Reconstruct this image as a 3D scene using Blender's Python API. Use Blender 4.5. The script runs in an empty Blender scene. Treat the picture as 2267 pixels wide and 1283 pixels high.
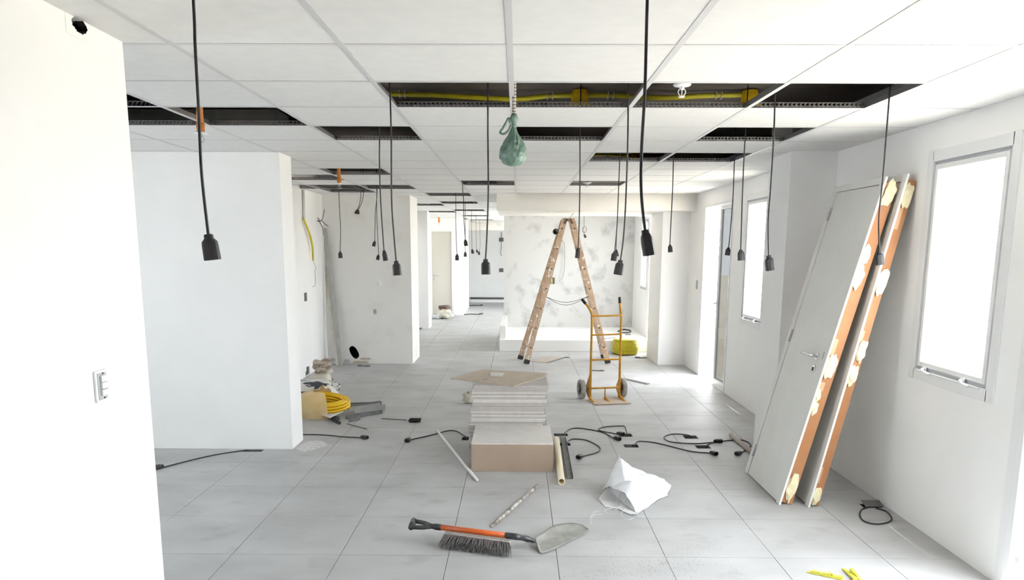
import bpy, math, random
from mathutils import Vector, Matrix, noise

# ---------------------------------------------------------------- camera, sky, exposure
scene = bpy.context.scene
COL = scene.collection
EYE = Vector((0.0, 0.0, 1.6754))
RIGHT = Vector((0.99995965, 0.00807146, 0.00394320))
DOWN = Vector((0.00524233, -0.16786541, -0.98579598))
FWD = Vector((-0.00729488, 0.98577688, -0.16790095))
FPX, CX, CY = 1663.7, 1133.5, 833.2
cam = bpy.data.cameras.new('camera')
cam.sensor_width = 36.0
cam.lens = 36.0 * FPX / 2267.0
cam.shift_y = (CY - 641.5) / 2267.0
cam.clip_start = 0.05
cam_ob = bpy.data.objects.new('camera', cam)
COL.objects.link(cam_ob)
up = -DOWN
back = -FWD
cam_ob.matrix_world = Matrix(((RIGHT.x, up.x, back.x, EYE.x), (RIGHT.y, up.y, back.y, EYE.y),
                              (RIGHT.z, up.z, back.z, EYE.z), (0, 0, 0, 1)))
scene.camera = cam_ob

world = bpy.data.worlds.new('sky')
scene.world = world
world.use_nodes = True
bg = world.node_tree.nodes['Background']
bg.inputs[0].default_value = (0.915, 0.958, 1.0, 1)
bg.inputs[1].default_value = 6.0
sun = bpy.data.lights.new('sun', 'SUN')
sun.energy = 7.0
sun.angle = math.radians(0.6)
sun.color = (1.0, 0.95, 0.88)
sun_ob = bpy.data.objects.new('sun', sun)
COL.objects.link(sun_ob)
sun_ob.rotation_euler = (0.0, math.radians(8), 0.0)      # almost overhead, leaning in from the window side
scene.view_settings.view_transform = 'Standard'
scene.view_settings.look = 'None'
scene.view_settings.gamma = 1.0
scene.view_settings.use_curve_mapping = False
scene.view_settings.exposure = 1.50
scene.cycles.use_denoising = True
scene.cycles.max_bounces = 14
scene.cycles.diffuse_bounces = 10
scene.cycles.transparent_max_bounces = 16
scene.cycles.sample_clamp_indirect = 12.0
scene.cycles.caustics_reflective = False
scene.cycles.caustics_refractive = False

rnd = random.Random(7)
PI = math.pi

# ---------------------------------------------------------------- a pixel of the survey -> a point in the room
def ray(x, y):
    return RIGHT * ((x - CX) / FPX) + DOWN * ((y - CY) / FPX) + FWD
def at(x, y, Y=None, Z=None, X=None):
    d = ray(x, y)
    if Y is not None: t = Y / d.y
    elif X is not None: t = X / d.x
    else: t = ((Z or 0.0) - EYE.z) / d.z
    return EYE + d * t

# ---------------------------------------------------------------- materials
MATS = {}
def mat(name, c, rough=0.6, c2=None, scale=8.0, lo=0.35, hi=0.65, detail=4.0, bump=0.0, bscale=None, metal=0.0,
        stretch=(1, 1, 1), spec=None, alpha=None, c3=None, scale3=30, lo3=0.6, hi3=0.7, sheen=0.0, trans=0.0):
    m = bpy.data.materials.new(name)
    m.use_nodes = True
    nt = m.node_tree
    p = nt.nodes['Principled BSDF']
    p.inputs['Roughness'].default_value = rough
    p.inputs['Metallic'].default_value = metal
    if spec is not None: p.inputs['Specular IOR Level'].default_value = spec
    p.inputs['Base Color'].default_value = (*c, 1)
    tc = nt.nodes.new('ShaderNodeTexCoord')
    mp = nt.nodes.new('ShaderNodeMapping')
    mp.inputs['Scale'].default_value = stretch
    geo = nt.nodes.new('ShaderNodeNewGeometry')
    nt.links.new(geo.outputs['Position'], mp.inputs['Vector'])
    def noise_ramp(sc, a, b, det):
        n = nt.nodes.new('ShaderNodeTexNoise')
        n.inputs['Scale'].default_value = sc
        n.inputs['Detail'].default_value = det
        nt.links.new(mp.outputs[0], n.inputs['Vector'])
        r = nt.nodes.new('ShaderNodeMapRange')
        r.inputs[1].default_value = a
        r.inputs[2].default_value = b
        nt.links.new(n.outputs[0], r.inputs[0])
        return n, r
    if c2 is not None:
        n, r = noise_ramp(scale, lo, hi, detail)
        mx = nt.nodes.new('ShaderNodeMix')
        mx.data_type = 'RGBA'
        mx.inputs['A'].default_value = (*c, 1)
        mx.inputs['B'].default_value = (*c2, 1)
        nt.links.new(r.outputs[0], mx.inputs['Factor'])
        out = mx.outputs['Result']
        if c3 is not None:
            n3, r3 = noise_ramp(scale3, lo3, hi3, 3.0)
            m3 = nt.nodes.new('ShaderNodeMix')
            m3.data_type = 'RGBA'
            nt.links.new(out, m3.inputs['A'])
            m3.inputs['B'].default_value = (*c3, 1)
            nt.links.new(r3.outputs[0], m3.inputs['Factor'])
            out = m3.outputs['Result']
        nt.links.new(out, p.inputs['Base Color'])
    if bump:
        nb = nt.nodes.new('ShaderNodeTexNoise')
        nb.inputs['Scale'].default_value = bscale or scale * 4
        nb.inputs['Detail'].default_value = 5.0
        nt.links.new(mp.outputs[0], nb.inputs['Vector'])
        b = nt.nodes.new('ShaderNodeBump')
        b.inputs['Strength'].default_value = bump
        b.inputs['Distance'].default_value = 0.01
        nt.links.new(nb.outputs[0], b.inputs['Height'])
        nt.links.new(b.outputs[0], p.inputs['Normal'])
    if trans: p.inputs['Transmission Weight'].default_value = trans
    if alpha is not None:
        p.inputs['Alpha'].default_value = alpha
    MATS[name] = m
    return m

def glass(name, tint, gloss=0.04):
    m = bpy.data.materials.new(name)
    m.use_nodes = True
    nt = m.node_tree
    for n in list(nt.nodes):
        if n.type != 'OUTPUT_MATERIAL': nt.nodes.remove(n)
    o = [n for n in nt.nodes][0]
    t = nt.nodes.new('ShaderNodeBsdfTransparent')
    t.inputs[0].default_value = (*tint, 1)
    g = nt.nodes.new('ShaderNodeBsdfGlossy')
    g.inputs['Roughness'].default_value = 0.02
    mx = nt.nodes.new('ShaderNodeMixShader')
    mx.inputs[0].default_value = gloss
    nt.links.new(t.outputs[0], mx.inputs[1])
    nt.links.new(g.outputs[0], mx.inputs[2])
    nt.links.new(mx.outputs[0], o.inputs['Surface'])
    MATS[name] = m
    return m

mat('wall_paint', (0.88, 0.88, 0.875), 0.75, (0.85, 0.85, 0.845), 2.2, bump=0.05, bscale=60)
mat('wall_primer', (0.66, 0.66, 0.655), 0.8, (0.42, 0.42, 0.425), 4.0, 0.53, 0.76, 6.0, bump=0.06, bscale=30)
mat('wall_marked', (0.80, 0.795, 0.78), 0.8, (0.72, 0.70, 0.66), 3.0, 0.55, 0.8, 6.0, bump=0.05, bscale=40)
mat('beam_paint', (0.84, 0.82, 0.78), 0.75, (0.70, 0.69, 0.66), 2.4, 0.62, 0.72, 5.0, bump=0.05, bscale=40)
mat('tile_white', (0.74, 0.74, 0.735), 0.9, (0.71, 0.71, 0.71), 14.0, bump=0.03, bscale=240)
mat('tee_white', (0.57, 0.57, 0.585), 0.5)
mat('cross_white', (0.62, 0.62, 0.63), 0.5)
mat('tee_web', (0.30, 0.30, 0.30), 0.4, metal=0.6)
mat('slab', (0.22, 0.19, 0.165), 0.9, (0.12, 0.105, 0.095), 2.5, 0.3, 0.7, 6.0, bump=0.2, bscale=20)
mat('floor_panel', (0.385, 0.387, 0.388), 0.5, (0.49, 0.493, 0.497), 1.9, 0.32, 0.70, 8.0, bump=0.02, bscale=90,
    c3=(0.31, 0.307, 0.30), scale3=4.2, lo3=0.58, hi3=0.86, stretch=(1, 1.5, 1))
mat('floor_void', (0.06, 0.06, 0.06), 0.9)
mat('frame_white', (0.78, 0.79, 0.80), 0.4)
mat('frame_grey', (0.45, 0.47, 0.50), 0.4)
mat('hole_shade', (0.012, 0.011, 0.010), 0.95)  # near-black colour stands in for the shade inside the wall holes
mat('concrete_light', (0.62, 0.61, 0.59), 0.85, (0.50, 0.49, 0.47), 3.0, bump=0.1)
mat('outside_ground', (0.66, 0.60, 0.50), 0.9, (0.60, 0.55, 0.47), 1.0)
glass('pane', (0.97, 0.98, 0.98))
glass('tinted_pane', (0.19, 0.192, 0.19))

# ---------------------------------------------------------------- mesh building
class MB:
    def __init__(s): s.v = []; s.f = []
    def add(s, vs, fs):
        o = len(s.v)
        s.v += [tuple(v) for v in vs]
        s.f += [tuple(i + o for i in f) for f in fs]
        return s
    def box(s, a, b, M=None):
        x0, y0, z0 = a; x1, y1, z1 = b
        vs = [Vector(p) for p in ((x0, y0, z0), (x1, y0, z0), (x1, y1, z0), (x0, y1, z0), (x0, y0, z1), (x1, y0, z1), (x1, y1, z1), (x0, y1, z1))]
        if M is not None: vs = [M @ v for v in vs]
        return s.add(vs, [(3, 2, 1, 0), (4, 5, 6, 7), (0, 1, 5, 4), (1, 2, 6, 5), (2, 3, 7, 6), (3, 0, 4, 7)])
    def bar(s, p, q, w, t, upv=(0, 0, 1)):
        p = Vector(p); q = Vector(q); d = (q - p).normalized(); u = Vector(upv)
        a = d.cross(u)
        if a.length < 1e-4: a = d.cross(Vector((1, 0, 0)))
        a.normalize(); b = a.cross(d).normalized()
        vs = []
        for c in (p, q):
            for i, j in ((-1, -1), (1, -1), (1, 1), (-1, 1)): vs.append(c + a * (i * w / 2) + b * (j * t / 2))
        return s.add(vs, [(3, 2, 1, 0), (4, 5, 6, 7), (0, 1, 5, 4), (1, 2, 6, 5), (2, 3, 7, 6), (3, 0, 4, 7)])
    def tube(s, pts, r, n=8, caps=True):
        pts = [Vector(p) for p in pts]
        rr = r if isinstance(r, (list, tuple)) else [r] * len(pts)
        t0 = (pts[1] - pts[0]).normalized()
        a = t0.orthogonal().normalized()
        vs = []; fs = []
        for k, p in enumerate(pts):
            t = (pts[min(k + 1, len(pts) - 1)] - pts[max(k - 1, 0)])
            t = t.normalized() if t.length > 1e-9 else t0
            a = (a - t * a.dot(t)).normalized(); b = t.cross(a)
            for i in range(n):
                w = 2 * PI * i / n
                vs.append(p + (a * math.cos(w) + b * math.sin(w)) * rr[k])
        for k in range(len(pts) - 1):
            for i in range(n):
                j = (i + 1) % n
                fs.append((k * n + i, k * n + j, k * n + n + j, k * n + n + i))
        if caps:
            fs.append(tuple(range(n))[::-1]); fs.append(tuple((len(pts) - 1) * n + i for i in range(n)))
        return s.add(vs, fs)
    def loft(s, sections, caps=(True, True)):
        n = len(sections[0]); vs = [p for sec in sections for p in sec]; fs = []
        for k in range(len(sections) - 1):
            for i in range(n):
                j = (i + 1) % n
                fs.append((k * n + i, k * n + j, k * n + n + j, k * n + n + i))
        if caps[0]: fs.append(tuple(range(n))[::-1])
        if caps[1]: fs.append(tuple((len(sections) - 1) * n + i for i in range(n)))
        return s.add(vs, fs)
    def lathe(s, prof, c=(0, 0, 0), n=20, M=None, caps=(True, True)):
        secs = []
        c = Vector(c)
        for r, z in prof:
            sec = [Vector((r * math.cos(2 * PI * i / n), r * math.sin(2 * PI * i / n), z)) for i in range(n)]
            secs.append([(M @ v if M is not None else v) + c for v in sec])
        return s.loft(secs, caps)
    def prism(s, poly, z0, z1, M=None):
        n = len(poly)
        vs = [Vector((x, y, z0)) for x, y in poly] + [Vector((x, y, z1)) for x, y in poly]
        if M is not None: vs = [M @ v for v in vs]
        return s.add(vs, [tuple(range(n))[::-1], tuple(range(n, 2 * n))] + [(i, (i + 1) % n, n + (i + 1) % n, n + i) for i in range(n)])
    def mesh(s, name):
        me = bpy.data.meshes.new(name)
        me.from_pydata(s.v, [], s.f)
        me.update()
        return me
    def build(s, name, m, parent=None, smooth=False, bevel=0.0, sub=0):
        return link(name, s.mesh(name), m, parent, smooth, bevel, sub)

def link(name, me, m, parent=None, smooth=False, bevel=0.0, sub=0):
    if m is not None and not me.materials: me.materials.append(MATS[m] if isinstance(m, str) else m)
    if smooth:
        me.polygons.foreach_set('use_smooth', [True] * len(me.polygons))
        me.update()
    o = bpy.data.objects.new(name, me)
    COL.objects.link(o)
    if parent is not None:
        o.parent = parent
        o.matrix_parent_inverse = Matrix.Translation(-Vector(parent.location)) if parent.type == 'EMPTY' else Matrix.Identity(4)
    if bevel:
        b = o.modifiers.new('bevel', 'BEVEL'); b.width = bevel; b.segments = 2; b.limit_method = 'ANGLE'
    if sub:
        b = o.modifiers.new('subsurf', 'SUBSURF'); b.levels = sub; b.render_levels = sub
    return o

def tag(o, label=None, cat=None, group=None, kind=None):
    if label: o['label'] = label
    if cat: o['category'] = cat
    if group: o['group'] = group
    if kind: o['kind'] = kind
    return o
def thing(name, loc, label, cat, group=None, kind=None):
    o = bpy.data.objects.new(name, None)
    o.empty_display_size = 0.05
    COL.objects.link(o)
    o.location = loc
    return tag(o, label, cat, group, kind)
def smooth_path(pts, k=6):
    pts = [Vector(p) for p in pts]
    if len(pts) < 3: return pts
    out = []
    P = [pts[0] * 2 - pts[1]] + pts + [pts[-1] * 2 - pts[-2]]
    for i in range(1, len(P) - 2):
        a, b, c, d = P[i - 1:i + 3]
        for j in range(k):
            t = j / k
            out.append(0.5 * ((2 * b) + (c - a) * t + (2 * a - 5 * b + 4 * c - d) * t * t + (3 * b - a - 3 * c + d) * t ** 3))
    out.append(pts[-1])
    return out
def cells(us, vs, holes):
    """cells of a rectangle cut by rectangular holes (u0, u1, v0, v1)"""
    U = sorted(set([us[0], us[1]] + [min(max(h[k], us[0]), us[1]) for h in holes for k in (0, 1)]))
    V = sorted(set([vs[0], vs[1]] + [min(max(h[k], vs[0]), vs[1]) for h in holes for k in (2, 3)]))
    for a, b in zip(U, U[1:]):
        for c, d in zip(V, V[1:]):
            m, n = (a + b) / 2, (c + d) / 2
            if not any(h[0] < m < h[1] and h[2] < n < h[3] for h in holes): yield a, b, c, d

# ---------------------------------------------------------------- the shell
ZC = 2.417          # underside of the suspended ceiling
ZS = 2.74           # underside of the concrete slab
def wall(name, axis, c0, c1, u0, u1, holes=(), m='wall_paint', z0=0.0, z1=ZS, label=None):
    b = MB()
    for a, bb, c, d in cells((u0, u1), (z0, z1), list(holes)):
        if axis == 'x': b.box((c0, a, c), (c1, bb, d))
        else: b.box((a, c0, c), (bb, c1, d))
    o = b.build(name, m)
    tag(o, label, None, None, 'structure')
    return o

XR = 2.45
W1 = (3.86, 4.60, 0.95, 2.20)
W2 = (7.54, 8.24, 0.93, 2.20)
D1 = (8.77, 10.06, -0.01, 2.24)
D2 = (2.15, 3.58, -0.01, 2.24)
wall_right = wall('wall_right', 'x', XR, XR + 0.16, -2.6, 11.0, [W1, W2, D1, D2], label='white wall with windows along the right side')
wall('wall_pilaster', 'x', 2.09, XR, 5.98, 6.47, label='white pilaster standing out from the right wall')
wall_left = wall('wall_left', 'x', -1.61, -1.46, -2.6, 2.92, [(2.562, 2.70, 2.355, 2.43)], label='bright white wall end nearest on the left')
wall('wall_back', 'y', -2.76, -2.6, -4.4, 2.61, label='white wall behind the viewer')
wall('wall_far_left', 'x', -4.56, -4.4, -2.6, 10.8, [(3.3, 4.4, 0.9, 2.2)], label='white wall at the far left behind the stub wall')  # opening cut for the added window that brightens the stub wall
wall('wall_stub', 'y', 6.14, 6.45, -4.4, -1.895, label='white stub wall projecting from the left')
HOLE = (-2.49, -2.31, 0.06, 0.27)
wall('wall_recess', 'x', -2.95, -2.79, 6.45, 16.0, label='white wall of the recess behind the stub wall')
wall_mid = wall('wall_middle', 'y', 10.92, 11.69, -2.79, -1.54, [HOLE], m='wall_marked', label='white wall with a ragged hole above the floor')
wall('wall_hall', 'y', 15.83, 16.35, -2.79, -1.88, label='white wall end in the corridor')
HD = (-2.20, -1.64, -0.01, 2.12)
wall('wall_door', 'y', 19.1, 19.26, -2.79, -1.41, [HD], label='white corridor wall around the beige door')
wall('wall_return', 'x', -1.57, -1.41, 19.26, 21.7, label='bright white wall return beside the beige door')
wall('wall_hall_left', 'x', -2.95, -2.79, 16.0, 19.1, label='left wall of the corridor')
wall('wall_end', 'y', 24.0, 24.16, -3.2, 2.4, label='pale wall at the far end of the corridor')
wall('wall_end_left', 'x', -3.2, -3.05, 19.26, 24.0, label='wall closing the corridor on the left')
wall('wall_alcove', 'y', 14.45, 14.6, -0.27, 2.2, m='wall_primer', label='smudged white wall behind the stepladder')
AW = (12.95, 13.62, 0.98, 2.18)
AD = (12.02, 12.72, 0.19, 2.2)
HW = (15.3, 17.2, -0.01, 2.2)
HX = (18.2, 20.4, -0.01, 2.2)
wall('wall_alcove_right', 'x', 2.2, 2.36, 11.9, 24.0, [AW, AD, HW, HX], label='white wall with narrow windows right of the platform')
wall('wall_post', 'y', 10.94, 11.9, 2.06, 2.61, label='white square post by the balcony door')
bh = MB().box((-0.30, 10.6, 2.2), (2.45, 12.45, ZS)).build('trim_1', 'beam_paint')
tag(bh, 'cream bulkhead beam hanging below the ceiling', None, None, 'structure')
lint = MB().box((-1.56, 22.0, 2.19), (2.2, 22.2, ZS)).build('trim_2', 'beam_paint')
tag(lint, 'pale lintel beam across the far corridor', None, None, 'structure')

ground = MB().box((2.66, -40, -0.6), (60, 60, -0.36)).build('ground', 'outside_ground')
tag(ground, 'sunlit paved ground outside the windows', None, None, 'structure')
# floor: a raised floor of 600 mm panels over a dark void
floor = MB().box((-4.6, -2.8, -0.35), (2.65, 24.2, -0.2)).box((-4.6, -2.8, -.2), (-4.5, 24.2, -.001)).box((2.6, -2.8, -.2), (2.65, 24.2, -.001)).box((-4.5, -2.8, -.2), (2.6, -2.75, -.001)).box((-4.5, 24.15, -.2), (2.6, 24.2, -.001)).build('floor', 'floor_void')
tag(floor, 'raised grey floor of square panels', None, None, 'structure')
FX, FY, FS = -1.5771, 3.9317, 0.6
OUTLETS = [(-0.43, 6.53, 0.13, 0.12), (0.40, 6.69, 0.13, 0.10), (0.40, 6.35, 0.13, 0.10), (0.99, 6.69, 0.12, 0.12), (0.985, 6.31, 0.125, 0.11),
           (1.57, 6.63, 0.125, 0.12), (1.60, 6.29, 0.125, 0.11), (2.355, 4.80, 0.13, 0.075), (-2.215, 6.085, 0.17, 0.07), (-1.02, 7.24, 0.12, 0.09)]
OH = [(x - w / 2, x + w / 2, y - d / 2, y + d / 2) for x, y, w, d in OUTLETS]
pmesh = {}
far = MB()
cnt = 0
for k in range(-5, 7):
    for m_ in range(-11, 34):
        x0, y0 = FX + k * FS, FY + m_ * FS
        x1, y1 = x0 + FS, y0 + FS
        cx0, cx1, cy0, cy1 = max(x0, -4.45), min(x1, 2.62), max(y0, -2.7), min(y1, 24.1)
        if cx1 - cx0 < 0.02 or cy1 - cy0 < 0.02: continue
        g = 0.0016
        hs = [h for h in OH if h[0] < cx1 and h[1] > cx0 and h[2] < cy1 and h[3] > cy0]
        near = -2 < m_ < 20 and not (y0 > 6.3 and x1 < -2.8) and not (y0 > 12.5 and x0 > 0)
        if not near:
            far.box((cx0 + g, cy0 + g, -0.03), (cx1 - g, cy1 - g, 0.0)); continue
        b = MB()
        dz = rnd.uniform(-0.0006, 0.0)
        full = not hs and cx0 == x0 and cx1 == x1
        if full:
            if 'f' not in pmesh:
                b.box((g, g, -0.03), (FS - g, FS - g, 0)); pmesh['f'] = b.mesh('floor_panel'); pmesh['f'].materials.append(MATS['floor_panel'])
            o = link('floor_panel', pmesh['f'], None, floor)
            o.location = (x0, y0, dz)
        else:
            for a, bb, c, d in cells((cx0 + g, cx1 - g), (cy0 + g, cy1 - g), hs): b.box((a, c, -0.03), (bb, d, 0))
            b.build('floor_panel', 'floor_panel', floor)
        cnt += 1
tag(far.build('floor_panel', 'floor_panel', floor), kind='stuff')

# raised platform in the alcove
pl = MB().box((-0.30, 12.33, 0.0), (2.2, 14.45, 0.19)).build('trim_3', 'wall_paint', bevel=0.004)
tag(pl, 'white raised platform step behind the stepladder', None, None, 'structure')
pk = MB().box((-0.30, 12.45, 0.19), (-0.20, 14.45, 0.41)).build('trim_4', 'wall_paint', bevel=0.004)
tag(pk, 'low white kerb along the left edge of the platform', None, None, 'structure')

# ceiling: slab, main rails, cross tees, tiles
ceiling = MB().box((-4.6, -2.8, ZS), (2.65, 24.2, ZS + 0.15)).build('ceiling', 'slab')
tag(ceiling, 'white suspended ceiling of square tiles, some missing', None, None, 'structure')
GX, GY, GW = -0.6617, 2.949, 0.6266
OPEN = {(0, 1), (1, 1), (2, 1), (3, 1), (-3, 1), (-3, 2), (-2, 2), (-1, 3), (1, 3), (3, 3), (2, 5), (3, 5),
        (-2, 7), (-3, 8), (-4, 10), (-3, 10), (-2, 10), (-3, 11), (0, 9), (2, 9),
        (-1, 12), (-1, 15), (-1, 19), (-1, 23), (-1, 27), (-1, 30), (-2, 16), (-2, 20), (-3, 20), (-2, 26), (-1, -2), (1, -2)}
def tile_in(i, j):
    x, y = GX + (i + .5) * GW, GY + (j + .5) * GW
    if y > 10.6 and x > -0.3: return y > 12.4
    if y > 16 and x < -2.9: return y > 19.2
    return True
tm = MB().box((0.004, 0.004, 0.0), (GW - 0.004, GW - 0.004, 0.014)).mesh('ceiling_tile'); tm.materials.append(MATS['tile_white'])
# a plain cross tee, and one with its slotted web for the openings
ct = MB().box((0.012, -0.012, 0), (GW - 0.012, 0.012, 0.0016)).mesh('cross_tee'); ct.materials.append(MATS['cross_white'])
b = MB().box((0.012, -0.001, 0.0016), (GW - 0.012, 0.001, 0.007)).box((0.012, -0.003, 0.026), (GW - 0.012, 0.003, 0.031))
n_ = 26
for q in range(n_):
    xx = 0.014 + (GW - 0.040) * q / (n_ - 1)
    b.add([(xx, -.001, .007), (xx + .009, -.001, .007), (xx + .020, -.001, .026), (xx + .011, -.001, .026)], [(0, 1, 2, 3)])
    b.add([(xx, .001, .007), (xx + .009, .001, .007), (xx + .020, .001, .026), (xx + .011, .001, .026)], [(3, 2, 1, 0)])
wm = b.mesh('slotted_web'); wm.materials.append(MATS['tee_web'])
rest_t, rest_c = MB(), MB()
ntile = 0
for i in range(-6, 5):
    for j in range(-9, 34):
        x0, y0 = GX + i * GW, GY + j * GW
        if y0 + GW > 24.3 or not tile_in(i, j): continue
        seen = (-3 < j <= 12 and i >= -5 and not (j > 5 and i < -4)) or (j > 12 and -4 <= i <= -1 and not (j > 21 and i < -3))
        xe = min(x0 + GW, 2.46)
        if (i, j) not in OPEN:
            if seen and abs(xe - x0 - GW) < 0.02:
                o = link('ceiling_tile', tm, None, ceiling); o.location = (x0, y0, ZC + 0.0018); ntile += 1
            else: rest_t.box((x0 + .004, y0 + .004, ZC + .0018), (xe - .004, y0 + GW - .004, ZC + .016))
        if seen:
            o = link('cross_tee', ct, None, ceiling); o.location = (x0, y0, ZC)
            if (i, j - 1) in OPEN or (i, j) in OPEN:
                w_ = link('slotted_web', wm, None, o); 
        else: rest_c.box((x0 + .012, y0 - .012, ZC), (xe - .012, y0 + .012, ZC + .0016))
tag(rest_t.build('ceiling_tile', 'tile_white', ceiling), kind='stuff')
tag(rest_c.build('cross_tee', 'tee_white', ceiling), kind='stuff')
for i in range(-6, 6):
    x = GX + i * GW
    b = MB().box((x - .012, -2.6, ZC - 0.0006), (x + .012, 24.0 if x < -0.3 else 24.0, ZC + .0016))
    o = b.build('main_rail', 'tee_white', ceiling)
    MB().box((x - .0012, -2.6, ZC + .0016), (x + .0012, 24.0, ZC + .032)).build('rail_web', 'tee_web', o)
    if i in (1, 3):
        MB().box((x - .004, -2.6, ZC + .028), (x + .004, 24.0, ZC + .034)).build('rail_web', 'tee_web', o)

# ---------------------------------------------------------------- windows and doors of the right wall
def window(n, xw, rect, label, casing=True, latch=True, inward=-1):
    y0, y1, z0, z1 = rect
    w = thing('window_%d' % n, (xw, (y0 + y1) / 2, z0), label, None, None, 'structure')
    b = MB()
    if casing:
        c = 0.055
        for a in ((y0 - c, y0 + .012, z0 - c, z1 + c), (y1 - .012, y1 + c, z0 - c, z1 + c), (y0, y1, z1 - .012, z1 + c), (y0, y1, z0 - c, z0 + .012)):
            b.box((xw - .010, a[0], a[2]), (xw + .02, a[1], a[3]))
        b.build('casing', 'frame_white', w, bevel=.003)
    b = MB(); t = 0.04
    for a in ((y0, y0 + t, z0, z1), (y1 - t, y1, z0, z1), (y0 + t, y1 - t, z1 - t, z1), (y0 + t, y1 - t, z0, z0 + t)):
        b.box((xw + .004, a[0], a[2]), (xw + .07, a[1], a[3]))
    b.build('frame', 'frame_grey', w, bevel=.002)
    b = MB(); s0, s1, t = 0.032, 0.062, 0
    for a in ((y0 + s0, y0 + s1, z0 + s0, z1 - s0), (y1 - s1, y1 - s0, z0 + s0, z1 - s0), (y0 + s1, y1 - s1, z1 - s1, z1 - s0), (y0 + s1, y1 - s1, z0 + s0, z0 + s1)):
        b.box((xw - .006, a[0], a[2]), (xw + .05, a[1], a[3]))
    sa = b.build('sash', 'frame_white', w, bevel=.003)
    MB().box((xw + .030, y0 + s1 - .008, z0 + s1 - .008), (xw + .036, y1 - s1 + .008, z1 - s1 + .008)).build('window_pane', 'pane', sa)
    if latch:
        for fy in (0.25, 0.78):
            yy = y0 + (y1 - y0) * fy
            h = MB()
            h.tube(smooth_path([(xw - .004, yy + .04, z0 + .024), (xw - .028, yy + .03, z0 + .020), (xw - .036, yy - .01, z0 + .012), (xw - .030, yy - .05, z0 + .004)], 5), [.008] * 16, 8)
            h.box((xw - .012, yy + .02, z0 + .012), (xw - .002, yy + .06, z0 + .036))
            h.build('latch_handle', 'frame_white', w, smooth=True)
        h = MB()
        h.tube([(xw - .012, y0 + .06, z0 + .006), (xw - .012, y1 - .06, z0 + .006)], .0035, 6).build('latch_rod', 'frame_grey', w)
    return w
window(1, XR, W1, 'tall white window right of the leaning doors')
window(2, XR, W2, 'narrow white window between pilaster and balcony door')
window(3, 2.2, AW, 'small bright window right of the platform', casing=False, latch=False)
wk = thing('window_4', (-4.4, 4.0, 0.9), 'unseen window added to brighten the left stub wall', None, None, 'structure')  # out of view, added only to throw light on the stub wall
b = MB()
for a in ((3.3, 3.36), (4.34, 4.4)): b.box((-4.5, a[0], .9), (-4.43, a[1], 2.2))
b.box((-4.5, 3.36, .9), (-4.43, 4.34, .96)).box((-4.5, 3.36, 2.14), (-4.43, 4.34, 2.2))
b.build('frame', 'frame_white', wk)
MB().box((-4.47, 3.36, .96), (-4.464, 4.34, 2.14)).build('window_pane', 'pane', wk)

def glazed_leaf(parent, x, y0, y1, z0, z1, pane, fr='frame_white', t=0.05):
    b = MB()
    for a in ((y0, y0 + t, z0, z1), (y1 - t, y1, z0, z1), (y0 + t, y1 - t, z1 - t, z1), (y0 + t, y1 - t, z0, z0 + t * 1.3)):
        b.box((x, a[0], a[2]), (x + .035, a[1], a[3]))
    lf = b.build('glazed_leaf', fr, parent, bevel=.002)
    MB().box((x + .014, y0 + t - .006, z0 + t), (x + .020, y1 - t + .006, z1 - t + .006)).build('glass_pane', pane, lf)
    return lf
d = thing('door_1', (XR, 9.4, 0), 'open glazed balcony door left of the narrow window', None, None, 'structure')
b = MB(); y0, y1, z0, z1 = D1; t = .035
for a in ((y0, y0 + t, 0, z1), (y1 - t, y1, 0, z1), (y0 + t, y1 - t, z1 - t, z1)): b.box((XR - .012, a[0], a[2]), (XR + .09, a[1], a[3]))
b.box((XR - .005, y0 + t, 0), (XR + .09, y1 - t, .012))
b.build('frame', 'frame_white', d, bevel=.003)
lf = glazed_leaf(d, XR + .01, 8.81, 9.37, .015, 2.2, 'tinted_pane')
MB().tube(smooth_path([(XR + .01, 9.33, 1.02), (XR - .03, 9.33, 1.02), (XR - .04, 9.31, 1.02), (XR - .04, 9.24, 1.02)], 4), .008, 8).build('handle', 'frame_grey', d, smooth=True)
d = thing('door_2', (XR, 2.9, 0), 'bright glazed balcony door at the right edge', None, None, 'structure')
b = MB(); y0, y1, z0, z1 = D2; t = .045
for a in ((y0, y0 + t, 0, z1), (y1 - t, y1, 0, z1), (y0 + t, y1 - t, z1 - t, z1)): b.box((XR - .012, a[0], a[2]), (XR + .09, a[1], a[3]))
c = .055
for a in ((y1 - .01, y1 + c, 0, z1 + c), (y0 - c, y0 + .01, 0, z1 + c), (y0, y1, z1 - .01, z1 + c)): b.box((XR - .010, a[0], a[2]), (XR + .02, a[1], a[3]))
b.build('frame', 'frame_white', d, bevel=.003)
glazed_leaf(d, XR + .03, 2.2, 2.86, .015, 2.19, 'pane')
b = MB().box((XR + .01, 3.50, .15), (XR + .03, 3.525, .19)); b.build('hinge', 'frame_grey', d)
d = thing('door_3', (2.2, 12.37, 0.19), 'bright opening beside the platform', None, None, 'structure')
b = MB(); y0, y1, z0, z1 = AD; t = .035
for a in ((y0, y0 + t, z0, z1), (y1 - t, y1, z0, z1), (y0 + t, y1 - t, z1 - t, z1)): b.box((2.19, a[0], a[2]), (2.27, a[1], a[3]))
b.build('frame', 'frame_white', d)
for n, r in ((5, HW), (6, HX)):
    window(n, 2.2, (r[0], r[1], 0.02, r[3]), 'tall window lighting the corridor from the right', casing=False, latch=False)

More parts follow.
